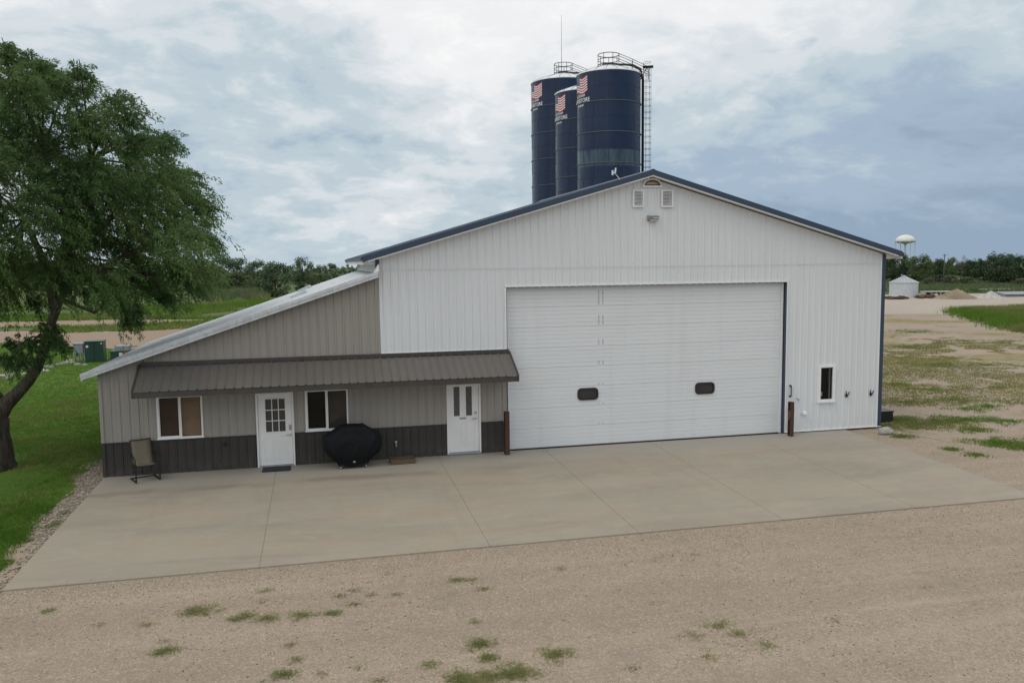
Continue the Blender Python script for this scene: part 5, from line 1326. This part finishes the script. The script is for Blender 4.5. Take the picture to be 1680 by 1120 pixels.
def fbm(x, y, s, seed=0): return (vnoise(x, y, s, seed) + .5 * vnoise(x, y, s * 2.1, seed + 1) + .25 * vnoise(x, y, s * 4.3, seed + 2)) / 1.75
def scatter(n, x0, x1, y0, y1): 
    x = rng.uniform(x0, x1, n); y = rng.uniform(y0, y1, n); return x, y
x, y = scatter(130000, -15, -.3, -10.2, 20); k = inpoly(x, y, lawn_poly) & (fbm(x, y, .35, 3) + rng.uniform(-.2, .2, len(x)) > .36) & (rng.uniform(0, 1, len(x)) < np.clip((19 - y) / 14, 0, 1)); x, y = x[k], y[k]
blades('grass', np.stack([x, y, ground_h(x, y)], -1), .05 + .05 * fbm(x, y, .6, 9), .016, M['grass_blade'], .5, 4, .05)
x, y = scatter(70000, -30, 4, 4, 48); k = inpoly(x, y, lawn_poly) & (rng.uniform(0, 1, len(x)) < np.clip((y - 4) / 14, 0, 1)); x, y = x[k], y[k]
blades('grass', np.stack([x, y, ground_h(x, y)], -1), .08, .035, M['grass_blade'], .5, 3, .08)
x, y = scatter(60000, -15, -.4, -10, 30); k = inpoly(x, y, lawn_poly) & (fbm(x, y, .5, 77) > .58); x, y = x[k], y[k]
blades('grass', np.stack([x, y, ground_h(x, y)], -1), .085, .022, M['dry_blade'], .6, 3, .06)
# meadow tufts, reeds
x, y = scatter(50000, -60, 22, 54, 112); k = (fbm(x, y, .08, 21) > .45) & ~inpoly(x, y, [(-31, 66), (-16, 62), (-3, 66), (-12, 71), (-26, 72)]); x, y = x[k], y[k]
g_ = fbm(x, y, .05, 24) + rng.uniform(-.1, .1, len(x)) > .52
for kk, mm in ((g_, 'grass_blade'), (~g_, 'dry_blade')): blades('meadow_grass', np.stack([x[kk], y[kk], ground_h(x[kk], y[kk])], -1), .22 + .3 * fbm(x[kk], y[kk], .1, 4), .10, M[mm], .4, 3, .2)
for q, (hh_, mm) in enumerate(((1.5, 'mid_leaf'), (1.0, 'dry_blade'), (1.25, 'pale_leaf'))):
    px_ = rng.uniform(336, 436, 700); pr_ = np.array([at_z(a, b, -.05) for a, b in zip(px_, 484 + 5 * np.sin(px_ * .09 + q) + rng.normal(0, 2.5, 700))])
    blades('reeds', pr_, hh_ * (.55 + .6 * vnoise(pr_[:, 0], pr_[:, 1], .35, 70 + q)), .16, M[mm], .25, 5, .45)
pr_ = np.array([at_z(px, py, -.05) for px, py in zip(rng.uniform(1450, 1760, 5200), rng.uniform(465, 476, 5200))])
blades('undergrowth', pr_, .9, .22, M['pale_leaf'], .3, 5, .5)
pr_ = np.array([at_z(px, py, -.05) for px, py in zip(rng.uniform(1450, 1760, 4200), rng.uniform(463, 480, 4200))])
blades('undergrowth', pr_, .75, .22, M['mid_leaf'], .3, 5, .5)
# tall green grass at the right border
tg = pxpoly([(1572, 512), (1600, 509), (1760, 505), (1760, 556), (1680, 545), (1640, 533), (1605, 524)])
sheet('tall_grass_bed', tg, .02, M['tallgrass'], 1.0, .7)
tgx = np.array(tg); x, y = scatter(60000, tgx[:, 0].min(), tgx[:, 0].max(), tgx[:, 1].min(), tgx[:, 1].max()); k = inpoly(x + rng.normal(0, .8, len(x)), y + rng.normal(0, .8, len(x)), tg) & (fbm(x, y, .35, 61) > .3); x, y = x[k], y[k]
h_ = fbm(x, y, .12, 18) + rng.uniform(-.12, .12, len(x)) > .5
for kk, mm in ((h_, 'grass_blade'), (~h_, 'dry_blade')): blades('tall_grass', np.stack([x[kk], y[kk], ground_h(x[kk], y[kk])], -1), .45 + .25 * fbm(x[kk], y[kk], .3, 8), .06, M[mm], .3, 4, .1)
# low weeds through the east yard
x, y = scatter(230000, 24.0, 75, -5, 44)
m1 = fbm(x * .55, y, .16, 31) + .35 * (vnoise(x, y, 1.1, 5) - .5); zone = np.clip(1 - np.abs(y - 13) / 13, 0, 1) * np.clip((52 - x) / 16, 0, 1)
k = (m1 > (.76 - .19 * zone)) & (rng.uniform(0, 1, len(x)) < np.clip((m1 - .5 + .2 * zone) * 5, .15, 1)); x, y = x[k], y[k]
blades('weeds', np.stack([x, y, ground_h(x, y)], -1), .04 + .07 * vnoise(x, y, .8, 6), .03, M['dry_blade'], .7, 3, .07)
# patches by the stone at the corner
def patch(px, py, rpx, n, h, squash=.42):
    c0 = at_z(px, py, -.12 if py > 740 else -.05); d_ = float((c0 - CAM) @ _f); rm = rpx / FPX * d_
    a = rng.uniform(0, 6.283, n); r_ = rm * 1.25 * rng.uniform(0, 1, n) ** .95; lob = 1 + .35 * np.sin(3 * a + px) + .2 * np.sin(5 * a + py)
    X = c0[0] + r_ * lob * np.cos(a); Y = c0[1] + r_ * lob * np.sin(a) * .75
    return np.stack([X, Y, ground_h(X, Y)], -1), np.full(n, h)
fg = [(330, 995, 26, 240), (310, 1000, 14, 90), (400, 1005, 18, 150), (385, 1010, 10, 60), (438, 1008, 18, 150), (497, 1003, 20, 170), (545, 1000, 13, 130), (268, 1062, 18, 140), (285, 1058, 10, 60), (462, 1100, 20, 170), (485, 1075, 12, 60), (750, 946, 12, 110), (775, 946, 7, 40), (794, 960, 10, 60), (788, 1050, 22, 260), (802, 1072, 15, 180), (845, 1097, 32, 420), (800, 1102, 20, 240), (756, 1106, 26, 330), (770, 1116, 22, 260), (912, 1066, 22, 240), (704, 1083, 12, 80), (580, 985, 9, 50), (580, 963, 8, 40), (608, 970, 8, 36), (650, 970, 8, 36), (77, 996, 10, 70), (163, 1018, 6, 30), (436, 964, 10, 50), (432, 981, 7, 24), (240, 1018, 9, 50), (560, 972, 10, 44), (1180, 1020, 18, 110), (1212, 1033, 14, 80), (1135, 1035, 14, 60), (1258, 1050, 16, 60), (1165, 1070, 12, 40), (588, 1088, 10, 30), (622, 1110, 10, 40), (780, 1013, 10, 40), (920, 927, 10, 30), (634, 935, 6, 20), (1040, 1086, 10, 30), (1370, 1012, 10, 24), (1518, 957, 8, 16), (270, 1045, 8, 30), (475, 1052, 9, 40), (526, 1098, 9, 30), (1140, 905, 7, 16), (1265, 863, 8, 18)]
PP, HH = zip(*[patch(px, py, r_, int(n_ * .58), .018 + .0009 * r_) for px, py, r_, n_ in fg])
blades('weeds', np.concatenate(PP), np.concatenate(HH), .011, M['weed_blade'], 1.5, 4, .05)
x, y = scatter(9000, -8, 28, -17, -7.8); k = fbm(x, y, .22, 91) + .3 * vnoise(x, y, 1.3, 92) > .92; x, y = x[k], y[k]
blades('weeds', np.stack([x, y, ground_h(x, y)], -1), .022, .010, M['weed_blade'], 1.6, 5, .06)
ed = [(1490, 660, 44, 200), (1560, 657, 40, 180), (1622, 668, 32, 140), (1655, 692, 30, 160), (1530, 640, 46, 260), (1640, 638, 42, 200), (1590, 672, 30, 120), (1470, 632, 30, 200), (1500, 698, 60, 900), (1470, 690, 30, 400), (1545, 693, 40, 500), (1585, 690, 40, 400), (1640, 725, 42, 400), (1600, 705, 26, 200), (1665, 730, 30, 250), (1560, 735, 14, 60), (1600, 748, 16, 60), (1480, 716, 16, 90), (1450, 700, 14, 80), (1620, 600, 34, 240), (1580, 560, 40, 260), (1655, 560, 30, 120), (1480, 570, 40, 500), (1530, 600, 50, 500), (1500, 545, 50, 500)]
PP, HH = zip(*[patch(px, py, r_, n_, .07) for px, py, r_, n_ in ed])
PP, HH = np.concatenate(PP), np.concatenate(HH); g_ = fbm(PP[:, 0], PP[:, 1], .6, 27) + rng.uniform(-.2, .2, len(PP)) > .45
for kk, mm in ((g_, 'grass_blade'), (~g_, 'dry_blade')): blades('weeds', PP[kk], HH[kk], .026, M[mm], .7, 4, .08)
# grass creeping over the rock strip and round the trunk
x, y = scatter(14000, -1.5, -.12, -8.2, 2); k = fbm(x, y, 1.1, 41) > .42 + (x + 1.0) * .25 + np.clip(y + 2, 0, 2) * .12; x, y = x[k], y[k]
blades('grass', np.stack([x, y, ground_h(x, y)], -1), .06, .014, M['grass_blade'], .6, 4, .04)

# pebbles and crushed rock: one mass each
def pebbles(name, x, y, smin, smax, mat, zoff=0.0):
    n = len(x); s = rng.uniform(smin, smax, n) ** 1.0; oc = np.array([[1, 0, 0], [0, 1, 0], [-1, 0, 0], [0, -1, 0], [0, 0, 1.], [0, 0, -.5]]); fc = np.array([[0, 1, 4], [1, 2, 4], [2, 3, 4], [3, 0, 4], [1, 0, 5], [2, 1, 5], [3, 2, 5], [0, 3, 5]])
    jit = rng.uniform(.6, 1.3, (n, 6, 1)); an = rng.uniform(0, 6.28, n); ca, sa = np.cos(an), np.sin(an)
    B = oc[None] * jit * s[:, None, None] * np.array([1.2, .85, .65]); X = B[..., 0] * ca[:, None] - B[..., 1] * sa[:, None]; Y = B[..., 0] * sa[:, None] + B[..., 1] * ca[:, None]
    V = np.stack([X + x[:, None], Y + y[:, None], B[..., 2] + (ground_h(x, y) + zoff)[:, None]], -1).reshape(-1, 3)
    F = (fc[None] + (np.arange(n) * 6)[:, None, None]).reshape(-1, 3); o = mesh_np(name, V, F, mat); o['kind'] = 'stuff'; return o
x, y = scatter(34000, -6, 28, -17.5, -7.62); k = (fbm(x, y, .35, 51) > .47) | (rng.uniform(0, 1, len(x)) < np.clip((y + 9.2) / 1.6, 0, 1) * .8); x, y = x[k], y[k]
pebbles('gravel', x, y, .006, .016, M['pebble'])
x, y = scatter(700, -5, 26, -16, -7.7); pebbles('gravel', x, y, .015, .035, M['crushed'])
x, y = scatter(9000, -8, 24, -8.5, -7.62); k = rng.uniform(0, 1, len(x)) < np.clip((12 - x) / 14, .08, 1); x, y = x[k], y[k]
pebbles('gravel', x, y, .010, .026, M['pebble'])
M['pebble_dark'] = plain('dark_pebbles', (0.15, 0.125, 0.10), .9, var=.5, scale=17); M['pebble_pale'] = plain('pale_pebbles', (0.55, 0.50, 0.43), .9, var=.3, scale=17)
for mm, n_, sd_ in (('pebble_dark', 16000, 11), ('pebble_pale', 12000, 13)):
    x, y = scatter(n_ * 3, -8, 27, -17, -7.62); near = np.clip((y + 9.8) / 2.2, 0, 1) * np.clip((17 - x) / 20, .1, 1); k = rng.uniform(0, 1, len(x)) < np.clip(near * .9 + .38 * (fbm(x, y, .5, sd_) - .35) * 3, .03, 1) * .5; x, y = x[k], y[k]
    pebbles('gravel', x, y, .007, .019, M[mm])
x, y = scatter(5200, -.95, -.02, -8.0, 3.2); k = rng.uniform(0, 1, len(x)) < np.clip((x + .85 + .2 * np.sin(y * 1.3) - .06 * np.clip(-y, 0, 7)) / .4, 0, 1) * np.where(y > -2.5, 1, .6); x, y = x[k], y[k]
pebbles('gravel', x, y, .018, .045, M['crushed'], .012)
x, y = scatter(1500, 0, 22.4, -7.6, -7.2); k = rng.uniform(0, 1, len(x)) < np.clip((-7.28 - y) / .32, .03, 1) ** 2; pebbles('gravel', x[k], y[k], .006, .014, M['pebble'], .030)
x, y = scatter(5000, 22.7, 30, -8, 0); pebbles('gravel', x, y, .008, .022, M['pebble'])
